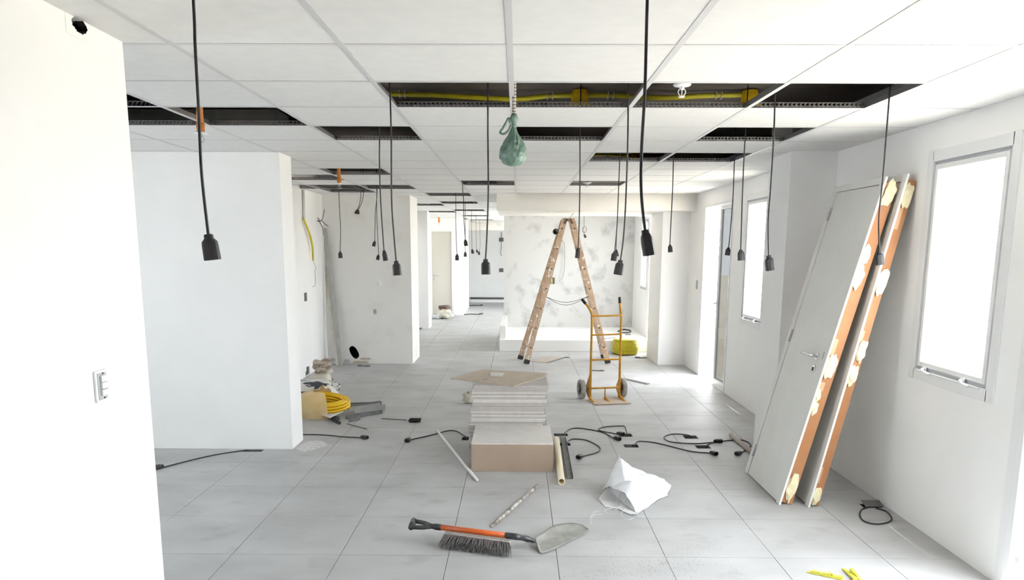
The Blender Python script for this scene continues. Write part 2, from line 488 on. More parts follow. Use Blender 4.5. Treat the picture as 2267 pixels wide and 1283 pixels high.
# ================================================================ materials of the things
mat('rubber', (0.018, 0.018, 0.020), 0.45, (0.03, 0.03, 0.032), 30, bump=0.05)
mat('socket_dark', (0.006, 0.006, 0.006), 0.8)
mat('yellow_conduit', (0.62, 0.56, 0.02), 0.45, (0.50, 0.42, 0.02), 9)
mat('yellow_bright', (0.90, 0.58, 0.01), 0.35, (0.80, 0.50, 0.01), 20)
mat('clamp_metal', (0.65, 0.65, 0.66), 0.35, metal=0.8)
mat('orange_pipe', (0.72, 0.24, 0.035), 0.45, (0.62, 0.20, 0.03), 12)
mat('sprinkler_white', (0.85, 0.85, 0.84), 0.35)
mat('steel', (0.55, 0.55, 0.56), 0.3, (0.42, 0.42, 0.43), 25, metal=0.9)
mat('green_bag', (0.12, 0.21, 0.175), 0.3, (0.24, 0.36, 0.30), 18, 0.3, 0.7, bump=0.2, bscale=40)
mat('hose_light', (0.62, 0.57, 0.54), 0.5)
mat('hose_dark', (0.10, 0.085, 0.075), 0.5)
mat('door_white', (0.70, 0.70, 0.675), 0.5, (0.67, 0.67, 0.645), 5)
mat('casing_white', (0.82, 0.82, 0.80), 0.45)
mat('mdf_orange', (0.40, 0.17, 0.065), 0.6, (0.45, 0.21, 0.09), 6, 0.3, 0.7)
mat('tape_brown', (0.60, 0.36, 0.20), 0.4)
mat('foam', (0.86, 0.79, 0.55), 0.9, (0.80, 0.71, 0.46), 25, bump=0.5, bscale=70)
mat('chrome', (0.75, 0.75, 0.76), 0.18, metal=1.0)
mat('truck_yellow', (0.62, 0.30, 0.018), 0.42, (0.50, 0.23, 0.02), 18, 0.4, 0.7)
mat('toe_plate', (0.52, 0.42, 0.33), 0.5, (0.42, 0.33, 0.25), 14)
mat('tyre', (0.30, 0.29, 0.27), 0.75, (0.42, 0.41, 0.38), 16)
mat('wheel_hub', (0.10, 0.095, 0.09), 0.6)
mat('ladder_wood', (0.40, 0.27, 0.175), 0.7, (0.50, 0.37, 0.265), 9, 0.35, 0.65, c3=(0.76, 0.72, 0.66), scale3=34, lo3=0.60, hi3=0.66, stretch=(1, 1, 0.6))
mat('box_tan', (0.345, 0.235, 0.15), 0.75, (0.305, 0.205, 0.13), 9, stretch=(1, 1, 0.15), bump=0.05, bscale=60)
mat('board_pale', (0.50, 0.475, 0.45), 0.85, (0.46, 0.43, 0.405), 20)
mat('board_cream', (0.68, 0.655, 0.62), 0.85, (0.63, 0.60, 0.56), 20)
mat('board_brown', (0.50, 0.43, 0.345), 0.85, (0.45, 0.38, 0.30), 12, c3=(0.34, 0.30, 0.25), scale3=9, lo3=0.66, hi3=0.72)
mat('film', (0.92, 0.92, 0.92), 0.10, alpha=0.11)
mat('film_milky', (0.88, 0.88, 0.86), 0.25, alpha=0.45)
mat('sack_white', (0.77, 0.78, 0.80), 0.7, (0.72, 0.73, 0.76), 10, bump=0.15, bscale=120)
mat('sack_inside', (0.74, 0.74, 0.74), 0.8, (0.68, 0.68, 0.68), 12)
mat('thread', (0.85, 0.86, 0.88), 0.6)
mat('shovel_black', (0.020, 0.021, 0.024), 0.38, (0.05, 0.05, 0.055), 30)
mat('shovel_orange', (0.60, 0.115, 0.02), 0.38, (0.50, 0.09, 0.02), 30, 0.5, 0.75)
mat('shovel_blade', (0.24, 0.235, 0.215), 0.75, (0.33, 0.325, 0.305), 14, 0.35, 0.65, bump=0.15)
mat('bristle', (0.12, 0.115, 0.115), 0.7, (0.26, 0.25, 0.25), 60)
mat('dusty_wood', (0.50, 0.48, 0.45), 0.8, (0.62, 0.60, 0.57), 30)
mat('worn_stick', (0.20, 0.165, 0.14), 0.75, (0.55, 0.52, 0.47), 16, 0.42, 0.62, stretch=(1, 1, 1))
mat('plastic_white', (0.82, 0.82, 0.80), 0.4)
mat('pvc_cream', (0.80, 0.72, 0.52), 0.35)
mat('zinc', (0.24, 0.25, 0.245), 0.5, (0.17, 0.18, 0.175), 18, metal=0.3)
mat('zinc_light', (0.44, 0.44, 0.43), 0.5, (0.38, 0.38, 0.37), 10)
mat('paper_cream', (0.72, 0.69, 0.60), 0.8, (0.64, 0.60, 0.52), 14, bump=0.2, bscale=40)
mat('paper_brown', (0.36, 0.29, 0.23), 0.8, (0.58, 0.51, 0.43), 26, 0.42, 0.58, bump=0.3, bscale=50)
mat('band_green', (0.20, 0.21, 0.18), 0.7)
mat('bag_print', (0.70, 0.69, 0.66), 0.6, (0.04, 0.045, 0.06), 9, 0.53, 0.57, c3=(0.05, 0.20, 0.30), scale3=6, lo3=0.60, hi3=0.64, stretch=(0.6, 1, 2.2))
mat('bag_yellowish', (0.78, 0.62, 0.36), 0.4, (0.72, 0.54, 0.26), 9, bump=0.3, bscale=40, alpha=0.82)
mat('brown_lid', (0.12, 0.08, 0.065), 0.6)
mat('bucket_tan', (0.42, 0.34, 0.25), 0.6, (0.35, 0.27, 0.20), 20)
mat('door_beige', (0.60, 0.575, 0.515), 0.6)
mat('dark_box', (0.12, 0.12, 0.12), 0.6)
mat('wire_grey', (0.12, 0.12, 0.12), 0.5)
mat('wire_light', (0.40, 0.40, 0.39), 0.5)
mat('cardboard', (0.45, 0.40, 0.36), 0.85, (0.40, 0.35, 0.31), 10)
mat('lime_clip', (0.72, 0.68, 0.08), 0.45)
mat('plaster_beige', (0.60, 0.54, 0.45), 0.9, (0.48, 0.42, 0.34), 20, bump=0.3, bscale=40)
mat('rubble', (0.68, 0.68, 0.675), 0.9, (0.52, 0.515, 0.51), 30)
mat('grey_pipe', (0.66, 0.66, 0.65), 0.5)

# ---------------------------------------------------------------- black connectors on cables
def connector(parent, p, d, u, s=1.0, name='connector'):
    """a flat black cable connector: p where the cable enters, d its direction, u its wide axis"""
    d = d.normalized(); u = (u - d * u.dot(d)).normalized(); v = d.cross(u)
    prof = [(0, .008, .008), (.002, .0115, .0105), (.0095, .012, .011), (.010, .0105, .010), (.012, .0125, .0115), (.021, .0205, .0150), (.030, .0215, .0158), (.070, .0225, .0168), (.072, .0218, .0160), (.072, .017, .011), (.066, .017, .011)]
    secs = []
    for z_, a, b in prof:
        sec = []
        for i in range(12):
            w = 2 * PI * i / 12
            c, s_ = math.cos(w), math.sin(w)
            e = 0.6
            sec.append(p + d * (z_ * s) + u * (math.copysign(abs(c) ** e, c) * a * s) + v * (math.copysign(abs(s_) ** e, s_) * b * s))
        secs.append(sec)
    m = MB(); m.loft(secs[:-1], (True, False))
    o = m.build(name, 'rubber', parent, smooth=False)
    MB().loft(secs[-2:], (False, True)).build('socket_face', 'socket_dark', o)
    return o
def hang(label, Y, px, end, wide='x', s=1.0, topz=None):
    pts = [at(x, y, Y=Y) for x, y in px]
    e = at(*end, Y=Y)
    top = Vector((pts[0].x, Y, topz or ZS - 0.01))
    if pts[0].z < top.z - 0.02: pts = [top] + pts
    t = thing('hanging_connector', (pts[-1].x, Y, pts[-1].z), label, 'connector', 'black connectors hanging on cables')
    d = (e - pts[-1])
    path = smooth_path(pts + [pts[-1] + d.normalized() * .01], 6)
    MB().tube(path, .0042, 8).build('cable', 'rubber', t, smooth=True)
    L = d.length
    connector(t, pts[-1], d, Vector((1, 0, 0)) if wide == 'x' else Vector((0, 1, 0)), max(0.8, min(1.3, L / .072)) * s)
    return t
H_ = [
 ('large black connector hanging in front of the left stub wall', 2.05, [(428, 0), (432, 100), (440, 250), (446, 380), (461, 518)], (471, 575), 'x'),
 ('large tilted black connector hanging nearest the stepladder, biggest in the middle', 2.05, [(1433, 0), (1428, 190), (1420, 340), (1420, 430), (1428, 508)], (1437, 565), 'y'),
 ('black connector hanging in front of the right end of the marked wall', 3.9, [(863, 184), (866, 300), (867, 440), (872, 520), (877, 577)], (880, 609), 'x'),
 ('black connector hanging in front of the dark socket boxes at the corridor end', 3.9, [(1080, 184), (1080, 300), (1081, 420), (1078, 520), (1075, 573)], (1076, 607), 'x'),
 ('tilted black connector hanging right of the stepladder above the cart handle', 3.9, [(1391, 184), (1390, 300), (1386, 430), (1381, 520), (1374, 575)], (1368, 608), 'x'),
 ('black connector hanging beside the narrow window, rightmost before the pilaster', 3.9, [(1717, 186), (1713, 300), (1706, 420), (1701, 490), (1702, 565)], (1706, 598), 'x'),
 ('black connector hanging in front of the leaning doors', 3.9, [(1971, 186), (1962, 300), (1954, 400), (1946, 480), (1947, 555)], (1948, 586), 'x'),
 ('black connector hanging close left of the big one by the marked wall', 5.15, [(840, 300), (840, 360), (843, 450), (850, 554)], (854, 577), 'y'),
 ('slim black connector hanging in front of the stepladder', 5.15, [(1284, 300), (1284, 400), (1282, 500), (1280, 548)], (1278, 571), 'y'),
 ('black connector hanging against the left edge of the narrow window', 5.15, [(1650, 300), (1647, 350), (1643, 450), (1640, 552)], (1641, 576), 'x'),
 ('small black connector hanging left of the tilted one near the stepladder', 6.4, [(1372, 350), (1369, 430), (1366, 500), (1361, 556)], (1358, 577), 'x'),
 ('black connector hanging in front of the white post', 6.4, [(1491, 350), (1489, 420), (1485, 500), (1483, 541)], (1484, 558), 'x'),
 ('tilted black connector hanging in front of the balcony door glass', 6.4, [(1626, 353), (1623, 430), (1617, 510), (1613, 547)], (1610, 565), 'x'),
 ('tiny black connector hanging just behind the pair right of the stepladder', 8.9, [(1370, 408), (1367, 470), (1364, 552)], (1367, 567), 'y'),
 ('black connector hanging leftmost on the marked wall, under the orange pipe', 9.6, [(750, 418), (752, 470), (754, 510), (753, 556)], (754, 571), 'x'),
 ('black connector hanging higher of two over the round wall plate', 9.6, [(835, 424), (831, 470), (830, 510), (830, 533)], (827, 545), 'x'),
 ('black connector hanging lower of two over the round wall plate', 9.4, [(834, 416), (834, 470), (836, 520), (838, 563)], (836, 575), 'x'),
 ('black connector hanging in front of the beige corridor door frame', 10.8, [(1009, 434), (1009, 490), (1010, 530), (1012, 562)], (1012, 576), 'x'),
 ('larger black connector hanging in front of the white corridor return', 8.9, [(1024, 408), (1026, 440), (1027, 480), (1030, 530)], (1032, 544), 'x'),
 ('small black connector hanging below another on the white corridor return', 12.7, [(1030, 450), (1030, 500), (1030, 557)], (1030, 568), 'x'),
 ('tiny connector far down the corridor, leftmost of three in a row', 15.1, [(1044, 466), (1044, 510), (1045, 551)], (1047, 561), 'x'),
 ('tiny connector far down the corridor, middle of three in a row', 17.7, [(1054, 478), (1054, 520), (1055, 552)], (1057, 559), 'x'),
 ('tiny connector far down the corridor, rightmost of three in a row', 20.1, [(1062, 487), (1063, 530), (1063, 545), (1061, 556)], (1060, 566), 'x'),
]
for a in H_: hang(*a)
t = thing('hanging_connector', at(798, 465, Y=10.2), 'short bunched pair of cables with connectors tied up near the ceiling', 'connector', 'black connectors hanging on cables')
for k, px in enumerate(([(799, 420), (798, 440), (795, 455), (791, 464)], [(805, 420), (803, 440), (798, 455), (793, 464)])):
    pp = [at(x, y, Y=10.2) for x, y in px]
    MB().tube(smooth_path([Vector((pp[0].x, 10.2, ZS - .01))] + pp, 5), .0042, 8).build('cable', 'rubber', t, smooth=True)
    connector(t, pp[-1], at(788 + 5 * k, 471, Y=10.2) - pp[-1], Vector((1, 0, 0)), 0.8)
# wire with a loop, hanging in front of the alcove wall
t = thing('hanging_connector', at(1294, 520, Y=14.3), 'small looped wire with a connector hanging before the smudged wall', 'connector', 'black connectors hanging on cables')
cc = at(1294, 508, Y=14.3)
pp = [Vector((at(1293, 480, Y=14.3).x, 14.3, ZS - .01)), at(1293, 490, Y=14.3)] + [cc + Vector((.038 * math.sin(w), .01, .055 * math.cos(w))) for w in [i * PI / 6 for i in range(0, 12)]] + [at(1293, 518, Y=14.3)]
MB().tube(smooth_path(pp, 4), .005, 6).build('cable', 'wire_grey', t, smooth=True)
connector(t, pp[-1], Vector((.03, 0, -.06)), Vector((1, 0, 0)), 1.0)

# ---------------------------------------------------------------- cables and connectors on the floor
def floor_cable(label, path, end=None, hole=None, wide=None, r=.0048, dual=None):
    pts = [at(x, y, Z=.006) for x, y in path]
    t = thing('floor_cable', (pts[-1].x, pts[-1].y, 0), label, 'cable', 'black cables coming out of the floor')
    for p in pts: p.z = r + .0006
    P_ = list(pts)
    if hole is not None:
        h = Vector((*hole, -.10)); h2 = Vector((hole[0], hole[1], -.005))
        P_ = [h, h2] + P_
    MB().tube(smooth_path(P_, 8), r, 8).build('cable', 'rubber', t, smooth=True)
    if end:
        e = at(*end, Z=.017)
        d = e - pts[-1]; d.z = 0
        q = pts[-1].copy(); q.z = .0172
        connector(t, q, d, Vector((-d.y, d.x, 0)).normalized(), 1.02)
    return t
floor_cable('black cable running out from behind the left stub wall to a connector', [(640, 962), (680, 961), (720, 962), (760, 966), (800, 968)], (816, 969))
floor_cable('long black cable along the foot of the left stub wall', [(538, 997), (520, 999), (470, 1007), (410, 1021), (362, 1033)], (343, 1034), (-2.24, 6.07))
floor_cable('black cable curving left from the floor slot beside the tile stack', [(1020, 959), (1008, 953), (990, 953), (960, 961), (925, 969), (907, 973)], (896, 978), (-.45, 6.55))
floor_cable('black cable with connector right of the tile stack, upper of two', [(1255, 953), (1266, 948), (1285, 947), (1330, 955), (1350, 964), (1360, 970)], (1374, 972), (.43, 6.71))
floor_cable('black cable curling back to a connector beside the cream pipe', [(1262, 973), (1275, 971), (1300, 974), (1325, 987), (1328, 996), (1318, 1002), (1288, 1010)], (1276, 1014), (.43, 6.37))
floor_cable('angular black cable loop behind the sack, ending on its slot', [(1386, 950), (1384, 944), (1376, 942), (1340, 944), (1325, 949), (1330, 953), (1350, 957), (1366, 960)], (1386, 962), (1.01, 6.72))
floor_cable('long black cable from the slot behind the white sack', [(1410, 978), (1420, 976), (1450, 979), (1480, 986), (1530, 998), (1573, 1002)], (1591, 1006), (1.02, 6.33))
floor_cable('wide black cable loop left of the cardboard tube', [(1515, 961), (1490, 960), (1472, 965), (1473, 972), (1490, 978), (1540, 981), (1580, 978)], (1602, 975), (1.58, 6.65))
floor_cable('black cable curling round to a connector next to the leaning doors', [(1572, 981), (1590, 977), (1615, 974), (1640, 973), (1656, 978), (1662, 985), (1652, 994), (1640, 1003)], (1626, 1006), (1.63, 6.30))
floor_cable('ring of black cable on the floor under the tall window', [(1925, 1121), (1908, 1127), (1904, 1140), (1914, 1153), (1940, 1159), (1966, 1155), (1974, 1146), (1962, 1131), (1940, 1124)], None, (2.35, 4.80))
for k, (x, y, w, dd) in enumerate(OUTLETS):
    nm = ['left of the tile stack', 'right of the tile stack, farther one', 'right of the tile stack, nearer one', 'behind the white sack, farther one', 'just behind the white sack',
          'near the cardboard tube, farther one', 'near the cardboard tube, nearer one', 'under the tall window', 'at the foot of the left stub wall', 'beside the metal profiles'][k]
    m = MB()
    for a in ((x - w / 2 - .004, x - w / 2 + .004, y - dd / 2, y + dd / 2), (x + w / 2 - .004, x + w / 2 + .004, y - dd / 2, y + dd / 2), (x - w / 2, x + w / 2, y - dd / 2 - .004, y - dd / 2 + .004), (x - w / 2, x + w / 2, y + dd / 2 - .004, y + dd / 2 + .004)):
        m.box((a[0], a[2], -.05), (a[1], a[3], -.001))
    m.box((x - w / 2, y - dd / 2, -.056), (x + w / 2, y + dd / 2, -.05))
    tag(m.build('floor_outlet', 'dark_box'), 'open dark floor outlet slot ' + nm, 'outlet', 'floor outlet slots')
m = MB().box((2.30, 4.76, .004), (2.42, 4.835, .010), Matrix.Translation((0, 0, 0)) @ Matrix.Translation((2.36, 4.80, .012)) @ Matrix.Rotation(.25, 4, 'X') @ Matrix.Translation((-2.36, -4.80, 0)))
tag(m.build('outlet_lid', 'dark_box', bevel=.002), 'raised dark lid of the floor slot under the tall window', 'lid')

# ---------------------------------------------------------------- conduits, sprinklers and bag above the ceiling
def conduit(label, pts, boxes, clamps, r=.017):
    t = thing('plenum_conduit', pts[0], label, 'conduit', 'yellow conduits above the ceiling')
    MB().tube(smooth_path(pts, 8), r, 10).build('conduit', 'yellow_conduit', t, smooth=True)
    for x, y, z_ in boxes:
        MB().lathe([(.045, -.05), (.06, -.045), (.06, 0.0), (.05, .04)], (x, y, z_), 8).build('junction_box', 'yellow_bright', t)
        MB().lathe([(.07, -.058), (.07, -.046)], (x, y, z_), 8).build('box_rim', 'yellow_bright', t)
    for x, y, z_ in clamps:
        for dx in (-.018, .018):
            MB().tube([(x + dx, y - .02, z_ + .02), (x + dx, y - .021, z_ - .005), (x + dx, y - .01, z_ - .021), (x + dx, y + .015, z_ - .021)], .004, 5).build('clamp', 'clamp_metal', t)
conduit('yellow conduit with junction boxes on the slab over the nearest ceiling opening',
        [(-.95, 5.34, 2.705), (-.6, 5.34, 2.70), (-.3, 5.34, 2.685), (.0, 5.34, 2.675), (.2, 5.34, 2.695), (.41, 5.34, 2.70), (.62, 5.34, 2.70), (.95, 5.34, 2.685), (1.3, 5.34, 2.70), (1.6, 5.34, 2.705)],
        [(.413, 5.33, 2.69), (1.56, 5.33, 2.69)], [(-.79, 5.34, 2.705), (.21, 5.34, 2.695), (.62, 5.34, 2.70), (1.35, 5.34, 2.70)])
conduit('short yellow conduit seen through the opening right of the green bag', [(.75, 8.6, 2.70), (1.0, 8.6, 2.70), (1.25, 8.6, 2.69), (1.6, 8.6, 2.70)], [(1.3, 8.6, 2.69)], [(.95, 8.6, 2.695)])

def sprinkler(label, p, pipe, s=1.0, pr=.016, flange=.042):
    t = thing('fire_sprinkler', p, label, 'sprinkler', 'ceiling fire sprinklers')
    x, y, z_ = p
    MB().lathe([(pr, .012), (pr, ZS - z_ - .005)], p, 14).build('drop_pipe', pipe, t, smooth=True)
    MB().lathe([(pr * 1.18, .010), (pr * 1.25, .03), (pr * 1.25, .055), (pr, .06)], p, 14).build('pipe_socket', pipe, t, smooth=True)
    MB().lathe([(.012, -.004), (flange * .9, .0), (flange, .006), (flange * .6, .012), (.012, .013)], p, 20).build('escutcheon', 'sprinkler_white', t, smooth=True)
    m = MB()
    m.lathe([(.010, 0), (.011, -.012), (.007, -.018)], p, 10)
    for sx in (-1, 1):
        m.tube(smooth_path([(x + .009 * sx, y, z_ - .012), (x + .017 * sx, y, z_ - .024), (x + .013 * sx, y, z_ - .038), (x + .002 * sx, y, z_ - .047)], 4), .0022, 6)
    m.tube([(x, y, z_ - .016), (x, y, z_ - .045)], .0022, 6)
    m.build('frame_arms', 'sprinkler_white' if pipe != 'orange_pipe' else 'steel', t, smooth=True)
    MB().lathe([(.014, -.050), (.015, -.0475), (.004, -.046)], p, 14).build('deflector', 'sprinkler_white' if pipe != 'orange_pipe' else 'steel', t)
q = at(1510, 190, Y=3.64)
sprinkler('white fire sprinkler hanging in the nearest ceiling opening', q, 'steel', pr=.012)
sprinkler('fire sprinkler on an orange pipe left, nearest to the left wall', at(445, 296, Y=4.5), 'orange_pipe', pr=.019, flange=.04)
sprinkler('fire sprinkler on an orange pipe above the recess', at(751, 407, Y=7.65), 'orange_pipe', pr=.018, flange=.022)
sprinkler('small fire sprinkler on an orange pipe over the corridor door', at(972, 493, Y=18.6), 'orange_pipe', pr=.02, flange=.022)
sprinkler('white sprinkler in the opening above the stepladder', at(1300, 405, Y=8.75), 'steel', pr=.012, flange=.05)

# green bag tied on a corrugated hose
t = thing('green_bag', at(1137, 368, Y=3.9), 'green plastic bag tied on a corrugated hose under the ceiling', 'bag')
hx = at(1138, 262, Y=3.9)
prof = []
z_ = hx.z - .03
while z_ < ZS - .01:
    prof += [(.0085, z_), (.0105, z_ + .003), (.0105, z_ + .010), (.0085, z_ + .013)]
    z_ += .016
MB().lathe(prof, (hx.x, 3.9, 0), 12).build('hose', 'hose_light', t, smooth=False)
m = MB()
z_ = hx.z - .03 + .0145
while z_ < ZS - .02:
    m.lathe([(.0092, z_ - .0015), (.0100, z_), (.0092, z_ + .0015)], (hx.x, 3.9, 0), 12); z_ += .016
m.build('hose_rings', 'hose_dark', t)
bx, bz = at(1135, 330, Y=3.9).x, at(1135, 368, Y=3.9).z
secs = []
hgt = hx.z - .035 - bz
BP = [(0, .012), (.03, .034), (.10, .053), (.2, .063), (.32, .066), (.45, .061), (.58, .049), (.70, .035), (.82, .021), (.92, .012), (1.0, .010)]
for k in range(31):
    f = k / 30
    for (f0, r0), (f1, r1) in zip(BP, BP[1:]):
        if f0 <= f <= f1: r = r0 + (r1 - r0) * (f - f0) / (f1 - f0)
    sec = []
    for i in range(44):
        w = 2 * PI * i / 44
        q = Vector((math.cos(w) * 1.6, math.sin(w) * 1.6, f * 2.2))
        rr = r * (1 - .20 * (1 - min(1, abs(noise.noise(q * 1.3)) * 3.2)) - .12 * (1 - min(1, abs(noise.noise(q * 2.9 + Vector((4, 0, 0)))) * 3.5)) + .12 * abs(math.sin(4.5 * w + f * 3)) * f)
        sec.append(Vector((bx + (hx.x - bx) * f + rr * 1.06 * math.cos(w), 3.9 + rr * .85 * math.sin(w), bz + hgt * f)))
    secs.append(sec)
MB().loft(secs).build('bag_body', 'green_bag', t, smooth=True)
kz = bz + hgt
m = MB()
m.lathe([(.010, -.006), (.013, 0), (.013, .010), (.010, .016)], (hx.x, 3.9, kz - .004), 12)
m.lathe([(.006, 0), (.018, .012), (.022, .028), (.016, .040), (.012, .05)], (hx.x, 3.9, kz + .008), 12)
m.build('knot', 'green_bag', t, smooth=True)
hp = [at(x, y, Y=3.89) for x, y in [(1131, 274), (1126, 262), (1122, 268), (1114, 283), (1107, 293), (1116, 296), (1126, 288), (1131, 277)]]
MB().tube(smooth_path(hp, 5), .006, 8).build('bag_handle', 'green_bag', t, smooth=True)

# ---------------------------------------------------------------- the two doors leaning on the right wall
def blob(parent, c, ax, r, seed, name='foam', m='foam', n=(12, 8), amp=.25):
    """a lumpy flattened blob: ax = three half axes as vectors"""
    b = MB(); secs = []
    for k in range(1, n[1]):
        ph = PI * k / n[1]
        sec = []
        for i in range(n[0]):
            w = 2 * PI * i / n[0]
            q = Vector((math.sin(ph) * math.cos(w), math.sin(ph) * math.sin(w), math.cos(ph)))
            k_ = 1 + amp * noise.noise(q * 2.3 + Vector((seed * 3.1, seed, 0))) + amp * .5 * noise.noise(q * 5.1 + Vector((seed, 0, seed)))
            sec.append(c + ax[0] * (q.x * k_) + ax[1] * (q.y * k_) + ax[2] * (q.z * k_))
        secs.append(sec)
    b.loft(secs)
    return b.build(name, m, parent, smooth=True, sub=1)
def leaning_door(label, org, ang, jamb, foams, face, tapes):
    t = thing('leaning_door', org, label, 'door', 'unhung doors leaning on the wall')
    sa, ca = math.sin(ang), math.cos(ang)
    O = Vector(org)
    M = Matrix(((ca, 0, sa, O.x), (0, 1, 0, O.y), (-sa, 0, ca, O.z), (0, 0, 0, 1)))
    Wd, L = .765, 2.185
    lo = .02
    MB().box((.006, .062, .006), (.042, Wd - .068, 2.137), M).build('door_leaf', 'door_white', t, bevel=.001)
    m = MB()
    m.box((0, 0, 0), (.012, .0585, L), M).box((0, Wd - .0645, 0), (.012, Wd, L), M).box((0, .0585, 2.141), (.012, Wd - .0645, L), M)
    m.build('casing', 'door_white', t, bevel=.001)
    MB().box((-.0006, -.0012, 0), (.0126, .0004, L), M).build('lit_casing_edge', 'casing_white', t)  # paler strip: window light on this edge put into the colour
    m = MB()
    m.box((.012, .016, lo), (jamb, .034, L - .03), M).box((.012, Wd - .034, lo), (jamb, Wd - .016, L - .03), M).box((.012, .034, L - .048), (jamb, Wd - .034, L - .03), M)
    m.build('jamb', 'mdf_orange', t, bevel=.001)
    for h in ((1.935, 2.03), (1.04, 1.13), (.145, .235)):
        hg = MB()
        for k in range(5):
            hg.tube([M @ Vector((-.004, Wd - .066, h[0] + k * .019)), M @ Vector((-.004, Wd - .066, h[0] + k * .019 + .016))], .0065, 8)
        hg.box((-.001, Wd - .072, h[0]), (.006, Wd - .060, h[1]), M)
        hg.build('hinge', 'steel', t, smooth=False)
    if face:
        R_ = M @ Matrix.Rotation(-PI / 2, 4, 'Y')
        c0 = Vector((.006, .150, 1.005))
        ro = MB()
        ro.lathe([(.026, 0), (.026, .006), (.020, .009)], (0, 0, 0), 20, M @ Matrix.Translation(c0) @ Matrix.Rotation(-PI / 2, 4, 'Y'))
        hd = ro.build('handle_rose', 'chrome', t, smooth=False)
        MB().tube(smooth_path([M @ Vector(p) for p in ((-.002, .150, 1.005), (-.045, .150, 1.005), (-.056, .165, 1.005), (-.056, .275, 1.003))], 5), .0095, 10).build('lever', 'chrome', hd, smooth=True)
        lk = MB().lathe([(.024, 0), (.024, .006), (.018, .008)], (0, 0, 0), 20, M @ Matrix.Translation(Vector((.006, .150, .925))) @ Matrix.Rotation(-PI / 2, 4, 'Y')).build('lock_rose', 'chrome', t)
        MB().lathe([(.006, .008), (.006, .013)], (0, 0, 0), 10, M @ Matrix.Translation(Vector((.006, .150, .928))) @ Matrix.Rotation(-PI / 2, 4, 'Y')).box((-.008, .148, .908), (-.002, .152, .928), M).build('keyhole', 'dark_box', lk)
        MB().box((.003, .070, 1.0), (.0052, .073, 1.05), M).build('latch_slot', 'dark_box', t)
    for k, (n_, h, rn, rh) in enumerate(foams):
        c = M @ Vector((n_, .012, h))
        ax = [M.to_3x3() @ Vector((rn, 0, 0)), M.to_3x3() @ Vector((0, 0, rh)), Vector((0, .012, 0))]
        ax = [ax[0], ax[2], ax[1]]
        blob(t, c, ax, 0, k + org[0] * 7, n=(18, 12), amp=.6)
    for n0, n1, h0, h1 in tapes:
        MB().box((n0, .0150, h0), (n1, .0165, h1), M).build('tape', 'tape_brown', t)
A1 = math.atan2(.528, 2.12)
leaning_door('pale unhung door with lever handle leaning in front, orange edge with foam', (1.742, 4.80, .003), A1, .092,
             [(.058, 2.095, .036, .085), (.034, 1.70, .030, .060), (.036, 1.56, .034, .075), (.046, .97, .036, .085), (.028, .765, .018, .045), (.030, .68, .022, .048), (.052, .135, .036, .10)], True,
             [(.016, .045, 1.04, 1.15), (.02, .05, .80, .86)])
A2 = math.atan2(.452, 2.1)
leaning_door('second unhung door behind it against the wall, orange edge with foam', (1.922, 4.76, .002), A2, .072,
             [(.040, 2.055, .034, .075), (.045, 1.52, .034, .080), (.048, 1.065, .028, .075), (.040, .905, .030, .065), (.040, .085, .028, .06)], False,
             [(.018, .045, 1.85, 1.98), (.014, .032, .17, .28), (.016, .036, 1.12, 1.2)])

# ---------------------------------------------------------------- hand truck
t = thing('hand_truck', (.985, 8.33, 0), 'mustard yellow two-wheeled hand truck standing on the floor', 'hand truck')
T = Matrix.Translation((.985, 8.33, 0)) @ Matrix.Rotation(math.radians(12), 4, 'Z')
def L(*p): return T @ Vector(p)
for s in (-1, 1):
    if s < 0: hp = [(-.17, .0, .02), (-.17, .0, .5), (-.17, .0, .92), (-.178, .012, .985), (-.205, .04, 1.045), (-.225, .06, 1.075)]; ge = (-.262, .09, 1.125)
    else: hp = [(.17, .0, .02), (.17, .0, .5), (.17, .0, .92), (.172, .02, .99), (.176, .06, 1.055), (.178, .075, 1.075)]; ge = (.184, .11, 1.14)
    r = MB().tube([L(*p) for p in smooth_path(hp, 5)], .0135, 10).build('side_rail', 'truck_yellow', t, smooth=True)
    MB().tube([L(*hp[-1]), L(*(Vector(hp[-1]).lerp(Vector(ge), .1))), L(*ge)], [.015, .0175, .0165], 10).build('grip', 'rubber', t, smooth=True)
    m = MB()
    poly = [(0, .30), (.03, .26), (.13, .14), (.135, .09), (.06, .035), (0, .02)]
    m.prism(poly, 0, .006, T @ Matrix.Translation((s * .182 - .003, 0, 0)) @ Matrix(((0, 0, 1, 0), (1, 0, 0, 0), (0, 1, 0, 0), (0, 0, 0, 1))))
    m.build('axle_bracket', 'truck_yellow', t)
    wm_ = T @ Matrix.Translation((s * .245, .10, .112)) @ Matrix.Rotation(PI / 2, 4, 'Y')
    wh = MB().lathe([(.068, -.020), (.095, -.026), (.108, -.022), (.1115, -.010), (.1115, .010), (.108, .022), (.095, .026), (.068, .020)], (0, 0, 0), 32, wm_, (False, False)).build('wheel', 'tyre', t, smooth=True)
    MB().lathe([(.016, -.030), (.03, -.028), (.034, -.012), (.069, -.016), (.069, .016), (.034, .012), (.03, .028), (.016, .030)], (0, 0, 0), 24, wm_).build('hub', 'wheel_hub', wh)
    MB().lathe([(.009, -.036), (.009, .036)], (0, 0, 0), 10, wm_).build('axle_end', 'steel', wh)
for k, z_ in enumerate((.945, .735, .455, .135)):
    pts = [(-.17, 0, z_), (-.12, -.012, z_ + .002), (0, -.016, z_ + .003), (.12, -.012, z_ + .004), (.17, 0, z_ + .004)]
    MB().tube([L(*p) for p in smooth_path(pts, 4)], [.013] * 2 + [.010] * 13 + [.013] * 2, 8).build('crossbar', 'truck_yellow', t, smooth=True)
MB().tube([L(0, -.01, .13), L(0, -.005, .01)], .008, 8).build('centre_bar', 'truck_yellow', t, smooth=True)
MB().tube([L(-.26, .10, .112), L(.26, .10, .112)], .008, 8).build('axle', 'steel', t)
